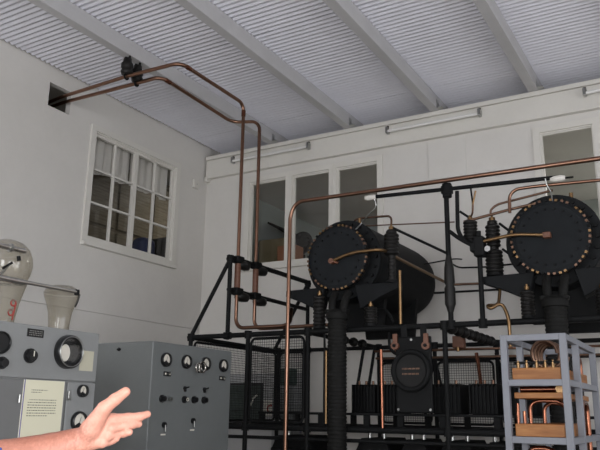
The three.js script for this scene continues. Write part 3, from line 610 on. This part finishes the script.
lowUnit('dark transformer lid under the shelf behind the front mesh guard', 1.83, 0.34); lowUnit('dark transformer lid under the shelf left of the copper rod', 2.45, 0.26); lowUnit('dark transformer lid under the shelf below the round dial', 2.74, 0.2); lowUnit('dark transformer lid under the shelf below the finned unit by the rack', 3.02, 0.24); lowUnit('dark transformer lid under the shelf just left of the grey rack', 3.28, 0.2);

// ---------------------------------------------------------------- grey rack with boards and coils
const RK = { x0: 3.72, x1: 3.957, z: [2.69, 2.42, 1.95], top: 1.925 };
{
  const t = thing('steel_rack', 'grey painted open steel rack with tall posts at the right', 'rack', [3.84, 0, 2.3]), w = 0.028;
  for (const x of [RK.x0, RK.x1]) for (const z of RK.z) part('post', rbox(x - w / 2, x + w / 2, 0, RK.top, z - w / 2, z + w / 2, 0.003), M.rack, t);
  for (const y of [RK.top - 0.013, 1.73, 1.505, 1.27, 0.9, 0.4]) {
    const h = 0.013;
    part('crossbar', rbox(RK.x0, RK.x1, y - h, y + h, RK.z[0] - 0.012, RK.z[0] + 0.012, 0.002), M.rack, t);
    part('crossbar', rbox(RK.x0, RK.x1, y - h, y + h, RK.z[2] - 0.012, RK.z[2] + 0.012, 0.002), M.rack, t);
    for (const x of [RK.x0, RK.x1]) part('side_bar', rbox(x - 0.012, x + 0.012, y - h, y + h, RK.z[2], RK.z[0], 0.002), M.rack, t);
  }
}
function board(label, y, h, x0, x1, z0, z1) { return single('wooden_board', label, 'board', rbox(x0, x1, y, y + h, z0, z1, 0.003), M.wood, 'wooden boards in the rack'); }
board('orange-brown wooden board on the upper bar of the grey rack', 1.743, 0.048, 3.742, 3.935, 2.02, 2.672);
board('orange-brown thin board slung under the upper bar of the grey rack', 1.668, 0.024, 3.742, 3.935, 2.02, 2.66);
board('orange-brown wooden board on the lower bar of the grey rack', 1.518, 0.05, 3.742, 3.935, 2.02, 2.672);
function coil(label, x, y, z, R, r, turns, pitch, m) {
  class H extends THREE.Curve { getPoint(t) { const a = t * turns * 2 * Math.PI; return V(x + R * Math.cos(a), y + R * Math.sin(a), z - t * turns * pitch); } }
  const t = thing('copper_coil', label, 'coil', [x, y - R, z]);
  part('winding', new THREE.TubeGeometry(new H(), turns * 32, r, 8), m, t);
  for (const zz of [z, z - turns * pitch]) part('coil_foot', bar([x, y - R - 0.012, zz], [x, y - R + 0.014, zz], 0.008), M.brass, t);
}
coil('dark copper coil standing on the upper board of the rack', 3.85, 1.857, 2.55, 0.055, 0.008, 4, 0.06, M.copperDull);
{
  const t = thing('terminal_rail', 'dark rail with brass terminals along the upper board front', 'terminal rail', [3.84, 1.79, 2.65]);
  part('rail_bar', bar([3.75, 1.812, 2.655], [3.93, 1.812, 2.655], 0.006), M.iron, t);
  for (const x of [3.765, 3.8, 3.84, 3.875, 3.905]) part('terminal', [drum(x, 1.802, 2.655, 0.008, 0.022, 'y', 8), drum(x, 1.816, 2.655, 0.005, 0.012, 'y', 8)], M.brass, t);
}
const loops = [
  ['bright copper hairpin on the lower board, tall left loop', [[3.79, 1.57, 2.6], [3.79, 1.66, 2.6], [3.925, 1.66, 2.58], [3.93, 1.57, 2.55]], 0.008],
  ['bright copper hairpin on the lower board, inner loop', [[3.825, 1.57, 2.5], [3.825, 1.655, 2.5], [3.91, 1.65, 2.45], [3.91, 1.57, 2.42]], 0.0085],
  ['bright copper arch between the rear posts of the rack', [[3.945, 1.33, 2.3], [3.945, 1.66, 2.3], [3.945, 1.66, 2.16], [3.945, 1.33, 2.16]], 0.011],
  ['short copper pipe lying on the thin slung board of the rack', [[3.755, 1.705, 2.6], [3.92, 1.707, 2.6]], 0.013],
  ['copper loop standing on the upper board near the rear post', [[3.93, 1.79, 2.3], [3.93, 1.86, 2.3], [3.93, 1.86, 2.15], [3.93, 1.79, 2.15]], 0.009],
  ['copper pipes below the lower bar of the rack', [[3.77, 1.2, 2.6], [3.77, 1.47, 2.6], [3.88, 1.47, 2.6], [3.88, 1.2, 2.6]], 0.013],
];
for (const [label, pts, r] of loops) solo('copper_loop', label, 'copper pipe', pipe(pts, r, 0.04), M.copperBright, 'copper loops in the rack');
for (const [x, z, y, label] of [[3.748, 2.64, 1.568, 'short copper stub at the left end of the lower board'], [3.77, 2.62, 1.568, 'second copper stub from the left on the lower board'], [3.735, 2.58, 1.6, 'orange copper rod hanging beside the left rack post']])
  solo('copper_stub', label, 'copper pipe', bar([x, y, z], [x, y + 0.05, z], 0.0075), M.copperBright);
solo('brass_fitting', 'bright brass fitting below the upper board beside the front post', 'fitting', [drum(3.925, 1.712, 2.63, 0.013, 0.04, 'y', 10), drum(3.925, 1.708, 2.64, 0.02, 0.012, 'z', 8)], M.brass);

// ---------------------------------------------------------------- grey meter cabinet
function meter(x, y, z, R, parent, label, name = 'meter') {
  const m = part(name, lathe([[R * 0.78, 0.0], [R, 0], [R, 0.012], [R * 0.9, 0.02], [R * 0.8, 0.016], [R * 0.78, 0.006]], 28).rotateZ(-Math.PI / 2).translate(x, y, z), M.black, parent, label);
  part('dial', drum(x + 0.003, y, z, R * 0.79, 0.006, 'x', 28), M.dial, m);
  const s = new THREE.Shape(); s.absarc(0, 0, R * 0.76, Math.PI * 1.2, Math.PI * 1.8, false); s.lineTo(0, -R * 0.1);
  part('dial_mask', new THREE.ExtrudeGeometry(s, { depth: 0.002, bevelEnabled: false, curveSegments: 10 }).rotateY(Math.PI / 2).translate(x + 0.006, y, z), M.black, m);
  part('needle', bar([x + 0.009, y - R * 0.2, z], [x + 0.009, y + R * 0.45, z - R * 0.2], 0.001, 4), M.black, m);
  return m;
}
function knob(x, y, z, R, parent, name = 'knob', pointer = true) {
  const k = part(name, [drum(x + 0.004, y, z, R * 1.1, 0.008, 'x', 20), drum(x + 0.016, y, z, R * 0.85, 0.02, 'x', 16, R * 0.75)], M.black, parent);
  if (pointer) part('pointer', box(x + 0.026, x + 0.0275, y - R * 0.1, y + R * 0.7, z - 0.0018, z + 0.0018), M.dial, k);
  return k;
}
{
  const X = 1.8, t = thing('meter_cabinet', 'tall grey metal cabinet with a row of four round meters', 'cabinet', [1.5, 0, 2.3]);
  part('body', rbox(1.22, X, 0.0, 1.97, 1.952, 2.7, 0.008), M.greyCabinet, t);
  for (const z of [2.59, 2.409, 2.226, 2.046]) meter(X, 1.874, z, 0.04, t);
  for (const z of [2.57, 2.048]) {
    const p = part('label_plate', rbox(X, X + 0.006, 1.784, 1.81, z - 0.03, z + 0.03, 0.002), M.black, t);
    part('switch', [bar([X + 0.004, 1.797, z], [X + 0.03, 1.803, z], 0.004)], M.silver, p);
    for (const s of [-0.018, 0.018]) part('lettering', box(X + 0.006, X + 0.007, 1.792, 1.802, z + s - 0.006, z + s + 0.006), M.dial, p);
  }
  for (const z of [2.602, 2.319, 2.224]) knob(X, 1.661, z, 0.019, t, 'knob', false);
  const o = knob(X, 1.661, 2.407, 0.019, t, 'knob', false); part('ring_mark', ring(X + 0.027, 1.661, 2.407, 0.009, 0.0022, 'x', 18), M.dial, o);
  part('pilot_lamp', [drum(X + 0.008, 1.661, 2.539, 0.012, 0.016, 'x', 14), drum(X + 0.018, 1.661, 2.539, 0.008, 0.01, 'x', 12)], M.silver, t, 'silver pilot lamp holder');
  for (const z of [2.408, 2.224]) part('toggle_switch', [drum(X + 0.004, 1.724, z, 0.013, 0.008, 'x', 6), bar([X, 1.724, z], [X + 0.03, 1.732, z - 0.008], 0.004), drum(X + 0.006, 1.71, z, 0.006, 0.012, 'x', 8)], M.black, t);
  for (const [y, z] of [[1.521, 2.572], [1.542, 2.319]]) {
    const k = part('rotary_selector', [drum(X + 0.006, y, z, 0.016, 0.012, 'x', 16)], M.black, t); part('selector_arm', [bar([X + 0.014, y, z], [X + 0.014, y - 0.035, z - 0.002], 0.004)], M.silver, k);
    part('lettering', box(X, X + 0.001, y - 0.055, y - 0.047, z - 0.02, z + 0.02), M.dial, k);
  }
  part('chrome_handle', [ring(X + 0.03, 1.845, 2.325, 0.025, 0.006, 'x', 22).scale(1, 1, 1), ring(X + 0.03, 1.85, 2.29, 0.03, 0.006, 'x', 22), bar([X, 1.85, 2.305], [X + 0.035, 1.85, 2.305], 0.006)], M.chrome, t, 'chrome ring handle');
  part('side_latch', [drum(1.55, 1.93, 2.702, 0.01, 0.006, 'z', 10), rbox(1.535, 1.565, 1.925, 1.935, 2.7, 2.706, 0.002)], M.iron, t);
}
// ---------------------------------------------------------------- grey console at the left
function textTexture(w, h, draw) {
  const c = document.createElement('canvas'); c.width = w; c.height = h; const x = c.getContext('2d'); draw(x, w, h);
  const t = new THREE.CanvasTexture(c); t.colorSpace = THREE.SRGBColorSpace; t.anisotropy = 4; return t;
}
function sheetOnX(x, y0, y1, z0, z1) {   // rectangle facing +x, uv upright
  const g = new THREE.PlaneGeometry(z1 - z0, y1 - y0).rotateY(Math.PI / 2); return g.translate(x, (y0 + y1) / 2, (z0 + z1) / 2);
}
{
  const X = 2.1, t = thing('control_console', 'grey metal control console with a large round porthole meter', 'console', [1.8, 0, 3.8]);
  part('body', rbox(1.5, X - 0.012, 0, 1.925, 3.4, 4.7, 0.006), M.grey, t);
  part('front_panel', rbox(X - 0.012, X, 1.715, 1.927, 3.396, 4.7, 0.004), M.grey, t);
  part('front_panel', rbox(X - 0.012, X, 0.05, 1.709, 3.396, 3.552, 0.004), M.grey, t);
  const door = part('door', rbox(X - 0.012, X - 0.002, 0.05, 1.709, 3.556, 4.7, 0.004), M.greyDark, t);
  // deep porthole meter
  const m = part('porthole_meter', lathe([[0.056, 0.002], [0.056, 0.026], [0.062, 0.03], [0.069, 0.026], [0.071, 0.0], [0.056, 0.002]], 40).rotateZ(-Math.PI / 2).translate(X, 1.833, 3.574), M.black, t);
  part('inner_rim', ring(X + 0.029, 1.833, 3.574, 0.0625, 0.0022, 'x', 40), M.silver, m);
  part('dial', drum(X + 0.003, 1.833, 3.574, 0.057, 0.004, 'x', 36), M.blackMatt, m);
  part('pale_scale', new THREE.CircleGeometry(0.036, 32).scale(0.75, 1, 1).rotateY(Math.PI / 2).translate(X + 0.0065, 1.828, 3.59), M.dial, m);
  part('lens', drum(X + 0.021, 1.833, 3.574, 0.056, 0.003, 'x', 36), M.glass, m);
  meter(X, 1.843, 3.912, 0.044, t, 'black round meter at the left edge', 'edge_meter');
  part('dark_glass', drum(X + 0.01, 1.843, 3.912, 0.035, 0.004, 'x', 28), M.black, t);
  knob(X, 1.767, 3.894, 0.022, t, 'knob', false); knob(X, 1.803, 3.765, 0.027, t);
  const np = part('name_plate', rbox(X, X + 0.003, 1.879, 1.911, 3.708, 3.79, 0.001), M.black, t);
  const lines = []; for (let r = 0; r < 3; r++) for (let k = 0; k < 8; k++) lines.push(box(X + 0.003, X + 0.0036, 1.885 + r * 0.008, 1.889 + r * 0.008, 3.716 + k * 0.0085, 3.7215 + k * 0.0085 - 0.0012 * ((k + r) % 2)));
  part('lettering', lines, M.silver, np);
  part('paper_label', box(X, X + 0.0015, 1.76, 1.846, 3.422, 3.5), M.cream, t);
  const dm = std({ roughness: 0.85, map: textTexture(360, 420, (c, w, h) => {
    c.fillStyle = '#dbd8c0'; c.fillRect(0, 0, w, h); c.fillStyle = '#5b5b50'; let s = 3; const r = () => { s = (s * 16807) % 2147483647; return s / 2147483647; };
    const row = (y, x0, x1) => { for (let x = x0; x < x1;) { const l = 6 + r() * 16; c.fillRect(x, y, Math.min(l, x1 - x), 4); x += l + 6; } };
    row(50, 60, 210); row(62, 60, 150); for (let k = 0; k < 7; k++) row(102 + k * 14, k ? 36 : 50, k === 6 ? 220 : 300);
  }) });
  part('document', sheetOnX(X + 0.003, 1.40, 1.709, 3.575, 3.772), dm, t, 'typed cream sheet in a holder');
  part('document_edge', box(X, X + 0.003, 1.40, 1.71, 3.773, 3.777), M.purple, t, 'violet edge strip');
  part('document_holder', box(X - 0.001, X + 0.002, 1.39, 1.71, 3.572, 3.779), M.dial, t);
  meter(X, 1.675, 3.473, 0.027, t); meter(X, 1.548, 3.478, 0.042, t);
  part('latch', [rbox(X, X + 0.012, 1.635, 1.672, 3.544, 3.553, 0.002), drum(X + 0.014, 1.64, 3.548, 0.006, 0.008, 'x', 8)], M.silver, t);
  part('door_handle', bar([X + 0.012, 1.65, 3.80], [X + 0.012, 1.62, 3.80], 0.004), M.silver, door);
}
// ---------------------------------------------------------------- big glass valves on top of the console
{
  const y0 = 1.927, c = [1.88, 3.76];
  const t = thing('glass_valve', 'large cream glass valve with domed bulb standing on the console', 'glass valve', [c[0], y0, c[1]], 'glass valves on the console');
  const at = g => g.translate(c[0], y0, c[1]);
  part('lower_envelope', at(lathe([[0.058, 0], [0.062, 0.04], [0.072, 0.1], [0.088, 0.16], [0.098, 0.195]], 36)), M.vessel, t);
  part('bulb', at(lathe([[0.092, 0.2], [0.104, 0.225], [0.112, 0.262], [0.108, 0.3], [0.094, 0.335], [0.068, 0.362], [0.035, 0.376], [0, 0.38]], 40)), M.vessel, t);
  part('collar', at(lathe([[0.09, 0.192], [0.101, 0.194], [0.102, 0.2], [0.094, 0.204]], 36)), M.silver, t);
  part('inner_electrode', bar([c[0] + 0.03, y0 + 0.205, c[1] + 0.05], [c[0] + 0.03, y0 + 0.265, c[1] + 0.01], 0.007), M.iron, t);
  part('red_marking', [ring(c[0] + 0.07, y0 + 0.1, c[1] - 0.006, 0.012, 0.0035, 'x', 14), ring(c[0] + 0.062, y0 + 0.06, c[1] - 0.004, 0.012, 0.0035, 'x', 14), bar([c[0] + 0.058, y0 + 0.03, c[1] - 0.018], [c[0] + 0.072, y0 + 0.1, c[1] - 0.018], 0.003)], M.redInk, t, 'dark red marking');
  part('base', at(drum(0, 0.006, 0, 0.062, 0.012, 'y', 32)), M.whitePlastic, t);
  const d = [1.88, 3.44];
  const u = thing('glass_valve', 'small cream glass funnel valve at the right end of the chrome rod', 'glass valve', [d[0], y0, d[1]], 'glass valves on the console');
  const au = g => g.translate(d[0], y0, d[1]);
  part('funnel_envelope', au(lathe([[0.046, 0], [0.048, 0.05], [0.054, 0.1], [0.065, 0.14], [0.077, 0.17], [0.082, 0.19]], 32)), M.vessel, u);
  part('dome', au(lathe([[0.082, 0.192], [0.076, 0.208], [0.05, 0.224], [0, 0.232]], 32)), M.vessel, u);
  part('dark_rim', wire([[d[0] + 0.03, y0 + 0.195, d[1] - 0.079], [d[0] + 0.028, y0 + 0.165, d[1] - 0.073], [d[0] + 0.025, y0 + 0.135, d[1] - 0.063]], 0.005), M.iron, u);
  part('base', au(drum(0, 0.005, 0, 0.05, 0.01, 'y', 28)), M.whitePlastic, u);
  const v = thing('chrome_rod', 'chrome rod joining the two glass valves, with clamps', 'rod', [2.0, 2.11, 3.6]);
  part('lower_rod', bar([2.0, 2.112, 4.1], [2.0, 2.114, 3.45], 0.0085, 16), M.chrome, v);
  part('upper_rod', bar([2.0, 2.243, 4.1], [2.0, 2.243, 3.765], 0.0115, 16), M.chrome, v);
  part('sleeve', bar([2.0, 2.112, 4.1], [2.0, 2.112, 3.76], 0.013, 16), M.chrome, v);
  part('clamp', drum(2.0, 2.112, 3.46, 0.0115, 0.024, 'y', 12), M.iron, v); part('clamp', drum(2.0, 2.243, 3.84, 0.018, 0.012, 'z', 14), M.silver, v);
  part('clamp_screw', bar([2.008, 2.215, 3.8], [2.008, 2.195, 3.795], 0.008), M.iron, v); part('side_pin', bar([2.01, 2.15, 3.87], [2.01, 2.18, 3.83], 0.005), M.iron, v);
  part('stand', bar([2.0, y0, 4.0], [2.0, 2.243, 4.0], 0.009), M.iron, v);
}
// ---------------------------------------------------------------- the person whose arm reaches in
function sdfGeometry(centre, half, res, dist) {
  const mc = new MarchingCubes(res, M.skin, false, false, 400000); mc.isolation = 0;
  const s = mc.size, h = s / 2, f = mc.field;
  for (let z = 0; z < s; z++) for (let y = 0; y < s; y++) for (let x = 0; x < s; x++)
    f[x + y * s + z * s * s] = -dist(centre[0] + (x - h) / h * half, centre[1] + (y - h) / h * half, centre[2] + (z - h) / h * half);
  mc.update();
  const n = mc.count, g = new THREE.BufferGeometry();
  const p = mc.positionArray.slice(0, n * 3); for (let i = 0; i < n; i++) for (let c = 0; c < 3; c++) p[3 * i + c] = centre[c] + p[3 * i + c] * half;
  g.setAttribute('position', new THREE.BufferAttribute(p, 3));
  // normals from the gradient of the field
  const nm = new Float32Array(n * 3), e = half / res;
  for (let i = 0; i < n; i++) {
    const a = p[3 * i], b = p[3 * i + 1], c = p[3 * i + 2];
    let gx = dist(a + e, b, c) - dist(a - e, b, c), gy = dist(a, b + e, c) - dist(a, b - e, c), gz = dist(a, b, c + e) - dist(a, b, c - e); const l = Math.hypot(gx, gy, gz) || 1;
    nm[3 * i] = gx / l; nm[3 * i + 1] = gy / l; nm[3 * i + 2] = gz / l;
  }
  g.setAttribute('normal', new THREE.BufferAttribute(nm, 3));
  return uvm(g);
}
function field(bones, k) {
  const B = bones.map(([a, b, ra, rb]) => { const d = [b[0] - a[0], b[1] - a[1], b[2] - a[2]]; return [a, d, 1 / (d[0] * d[0] + d[1] * d[1] + d[2] * d[2] + 1e-12), ra, rb]; });
  return (x, y, z) => {
    let r = 1e3;
    for (const [a, d, il, ra, rb] of B) {
      const px = x - a[0], py = y - a[1], pz = z - a[2]; let t = (px * d[0] + py * d[1] + pz * d[2]) * il; t = t < 0 ? 0 : t > 1 ? 1 : t;
      const q = Math.hypot(px - d[0] * t, py - d[1] * t, pz - d[2] * t) - (ra + (rb - ra) * t);
      const h = Math.max(k - Math.abs(r - q), 0) / k; r = Math.min(r, q) - h * h * k * 0.25;
    }
    return r;
  };
}
{
  const J = { elbow: [3.296, 1.467, 4.918], cuff: [3.376, 1.505, 4.847], fore: [3.438, 1.524, 4.799], wrist: [3.482, 1.544, 4.761], tc: [3.503, 1.565, 4.768], tm: [3.535, 1.601, 4.772], ti: [3.55, 1.617, 4.762], tt: [3.561, 1.631, 4.748], i0: [3.523, 1.582, 4.737], i1: [3.537, 1.585, 4.711], i2: [3.548, 1.587, 4.694], i3: [3.555, 1.592, 4.679], m0: [3.527, 1.567, 4.742], m1: [3.537, 1.571, 4.72], m2: [3.542, 1.573, 4.705], m3: [3.546, 1.574, 4.691], r0: [3.523, 1.553, 4.746], r1: [3.527, 1.557, 4.727], r2: [3.535, 1.558, 4.717], r3: [3.547, 1.56, 4.716], l0: [3.517, 1.541, 4.752], l1: [3.519, 1.543, 4.739], l2: [3.522, 1.545, 4.732], l3: [3.529, 1.548, 4.729],
    neck: [3.15, 1.5, 5.451], head: [3.14, 1.7, 5.433], sr: [3.235, 1.44, 5.239], sl: [3.065, 1.44, 5.662], pel: [3.15, 0.98, 5.451], chest: [3.15, 1.3, 5.451], hr: [3.184, 0.92, 5.35], hl: [3.116, 0.92, 5.551], kr: [3.169, 0.5, 5.324], kl: [3.089, 0.5, 5.544], ar: [3.167, 0.08, 5.36], al: [3.092, 0.08, 5.589], tr: [3.048, 0.04, 5.197], tl: [2.974, 0.04, 5.426], el: [3.021, 1.14, 5.746], wl: [2.943, 0.9, 5.652], hl2: [2.913, 0.82, 5.6], nose: [3.097, 1.69, 5.32] };
  const up = (p, dy, dx = 0, dz = 0) => [p[0] + dx, p[1] + dy, p[2] + dz];
  const t = thing('person', 'person in a blue shirt reaching in from the left with open hand', 'person', [3.15, 0, 5.45]);
  // arm and hand on a fine grid
  const arm = [[J.elbow, J.cuff, 0.045, 0.04], [J.cuff, J.fore, 0.04, 0.033], [J.fore, J.wrist, 0.033, 0.0255],
    [J.wrist, J.i0, 0.022, 0.0108], [J.wrist, J.m0, 0.022, 0.0102], [J.wrist, J.r0, 0.021, 0.0096], [J.wrist, J.l0, 0.02, 0.009],
    [J.wrist, J.tc, 0.022, 0.019], [J.tc, J.tm, 0.019, 0.013], [J.tm, J.ti, 0.0125, 0.0105], [J.ti, J.tt, 0.0108, 0.0088],
    [J.tc, J.i0, 0.016, 0.01]];
  const fingers = [['i', 0.0104, 0.009, 0.008, 0.0068], ['m', 0.0096, 0.0086, 0.0078, 0.0066], ['r', 0.009, 0.0082, 0.0076, 0.0068], ['l', 0.0082, 0.0072, 0.0066, 0.006]];
  for (const [f, a, b, c, d] of fingers) arm.push([J[f + 0], J[f + 1], a, b], [J[f + 1], J[f + 2], b, c], [J[f + 2], J[f + 3], c, d]);
  const hand = sdfGeometry([3.43, 1.545, 4.80], 0.185, 120, field(arm, 0.0034));
  // rest of the body
  const body = [[J.neck, up(J.neck, 0.09, -0.005, -0.01), 0.055, 0.052], [up(J.head, -0.01), up(J.head, 0.04), 0.085, 0.09], [up(J.head, -0.06, -0.02, -0.05), up(J.head, -0.02, -0.015, -0.04), 0.05, 0.06],
    [up(J.head, 0.0, -0.035, -0.085), up(J.head, -0.03, -0.044, -0.105), 0.012, 0.016],
    [J.chest, J.neck, 0.12, 0.06], [J.chest, J.pel, 0.125, 0.12], [J.chest, J.sr, 0.09, 0.06], [J.chest, J.sl, 0.09, 0.06], [J.sr, J.elbow, 0.052, 0.042], [J.sl, J.el, 0.052, 0.042], [J.el, J.wl, 0.04, 0.026], [J.wl, J.hl2, 0.026, 0.03],
    [J.elbow, J.cuff, 0.044, 0.038], [J.pel, J.hr, 0.11, 0.085], [J.pel, J.hl, 0.11, 0.085], [J.hr, J.kr, 0.08, 0.055], [J.hl, J.kl, 0.08, 0.055], [J.kr, J.ar, 0.052, 0.036], [J.kl, J.al, 0.052, 0.036]];
  for (const s of [-1, 1]) body.push([up(J.head, -0.02, s * 0.088, -s * 0.02), up(J.head, 0.02, s * 0.088, -s * 0.02), 0.012, 0.016]);
  const rest = sdfGeometry([3.15, 0.9, 5.3], 0.98, 110, field(body, 0.05));
  const skinTone = (g) => {   // tanned, hairy forearm against the paler palm
    const p = g.attributes.position, c = new Float32Array(p.count * 3);
    for (let i = 0; i < p.count; i++) {
      const u = (p.getX(i) - 3.376) * 0.74 + (p.getY(i) - 1.505) * 0.27 + (p.getZ(i) - 4.847) * -0.6;      // metres from the cuff toward the hand
      const q = Math.min(1, Math.max(0, (u - 0.12 + 0.03 * (hash(Math.floor(p.getX(i) * 700), Math.floor(p.getZ(i) * 700)) - 0.5)) / 0.04));
      const hair = q < 1 ? 0.9 + 0.2 * hash(Math.floor(p.getX(i) * 900 + p.getY(i) * 300), Math.floor(p.getZ(i) * 900)) : 1;
      c[3 * i] = (0.62 + 0.38 * q) * hair; c[3 * i + 1] = (0.54 + 0.46 * q) * hair; c[3 * i + 2] = (0.5 + 0.5 * q) * hair;
    }
    g.setAttribute('color', new THREE.BufferAttribute(c, 3)); return g;
  };
  M.skin.vertexColors = true;
  part('body', mergeGeometries([skinTone(hand), skinTone(rest)]), M.skin, t);
  const shirt = field([[J.chest, J.neck, 0.14, 0.07], [J.chest, J.pel, 0.145, 0.14], [J.chest, J.sr, 0.11, 0.075], [J.chest, J.sl, 0.11, 0.075], [J.sr, J.elbow, 0.07, 0.06], [J.sl, J.el, 0.07, 0.056], [J.elbow, J.fore, 0.06, 0.052], [J.el, up(J.el, -0.12, -0.04, -0.05), 0.056, 0.048]], 0.04);
  const cd = [0.75, 0.36, -0.56], cut = (x, y, z) => (x - 3.384) * cd[0] + (y - 1.509) * cd[1] + (z - 4.838) * cd[2];
  part('shirt', sdfGeometry([3.15, 1.25, 5.3], 0.62, 110, (x, y, z) => Math.max(shirt(x, y, z), cut(x, y, z), y - 1.535 - 0.0 * x)), M.shirt, t);
  const legs = field([[J.pel, J.hr, 0.125, 0.1], [J.pel, J.hl, 0.125, 0.1], [J.hr, J.kr, 0.1, 0.075], [J.hl, J.kl, 0.1, 0.075], [J.kr, J.ar, 0.072, 0.06], [J.kl, J.al, 0.072, 0.06]], 0.04);
  part('trousers', sdfGeometry([3.15, 0.55, 5.45], 0.6, 96, (x, y, z) => Math.max(legs(x, y, z), y - 1.0, 0.07 - y)), M.trousers, t);
  for (const [a, b] of [[J.ar, J.tr], [J.al, J.tl]]) part('shoe', sdfGeometry([(a[0] + b[0]) / 2, 0.08, (a[2] + b[2]) / 2], 0.2, 48, (() => { const s = field([[up(a, -0.02, 0.02, 0.03), b, 0.052, 0.042]], 0.02); return (x, y, z) => Math.max(s(x, y, z), 0.002 - y); })()), M.black, t);
  const hs = field([[up(J.head, 0.02, 0.01, 0.02), up(J.head, 0.05, 0.005, 0.01), 0.098, 0.096]], 0.02);
  part('hair', sdfGeometry([3.14, 1.73, 5.44], 0.16, 48, (x, y, z) => Math.max(hs(x, y, z), 1.71 - y - 0.9 * ((x - 3.14) * 0.5 + (z - 5.433) * 0.86))), M.hair, t);
  for (const s of [-1, 1]) part('eye', new THREE.SphereGeometry(0.011, 12, 8).translate(3.14 - 0.04 + s * 0.03, 1.715, 5.433 - 0.078 - s * 0.016), M.dial, t);
  part('mouth', bar([3.085, 1.645, 5.347], [3.115, 1.645, 5.33], 0.005, 8), M.redInk, t);
}
renderer.render(scene, camera);
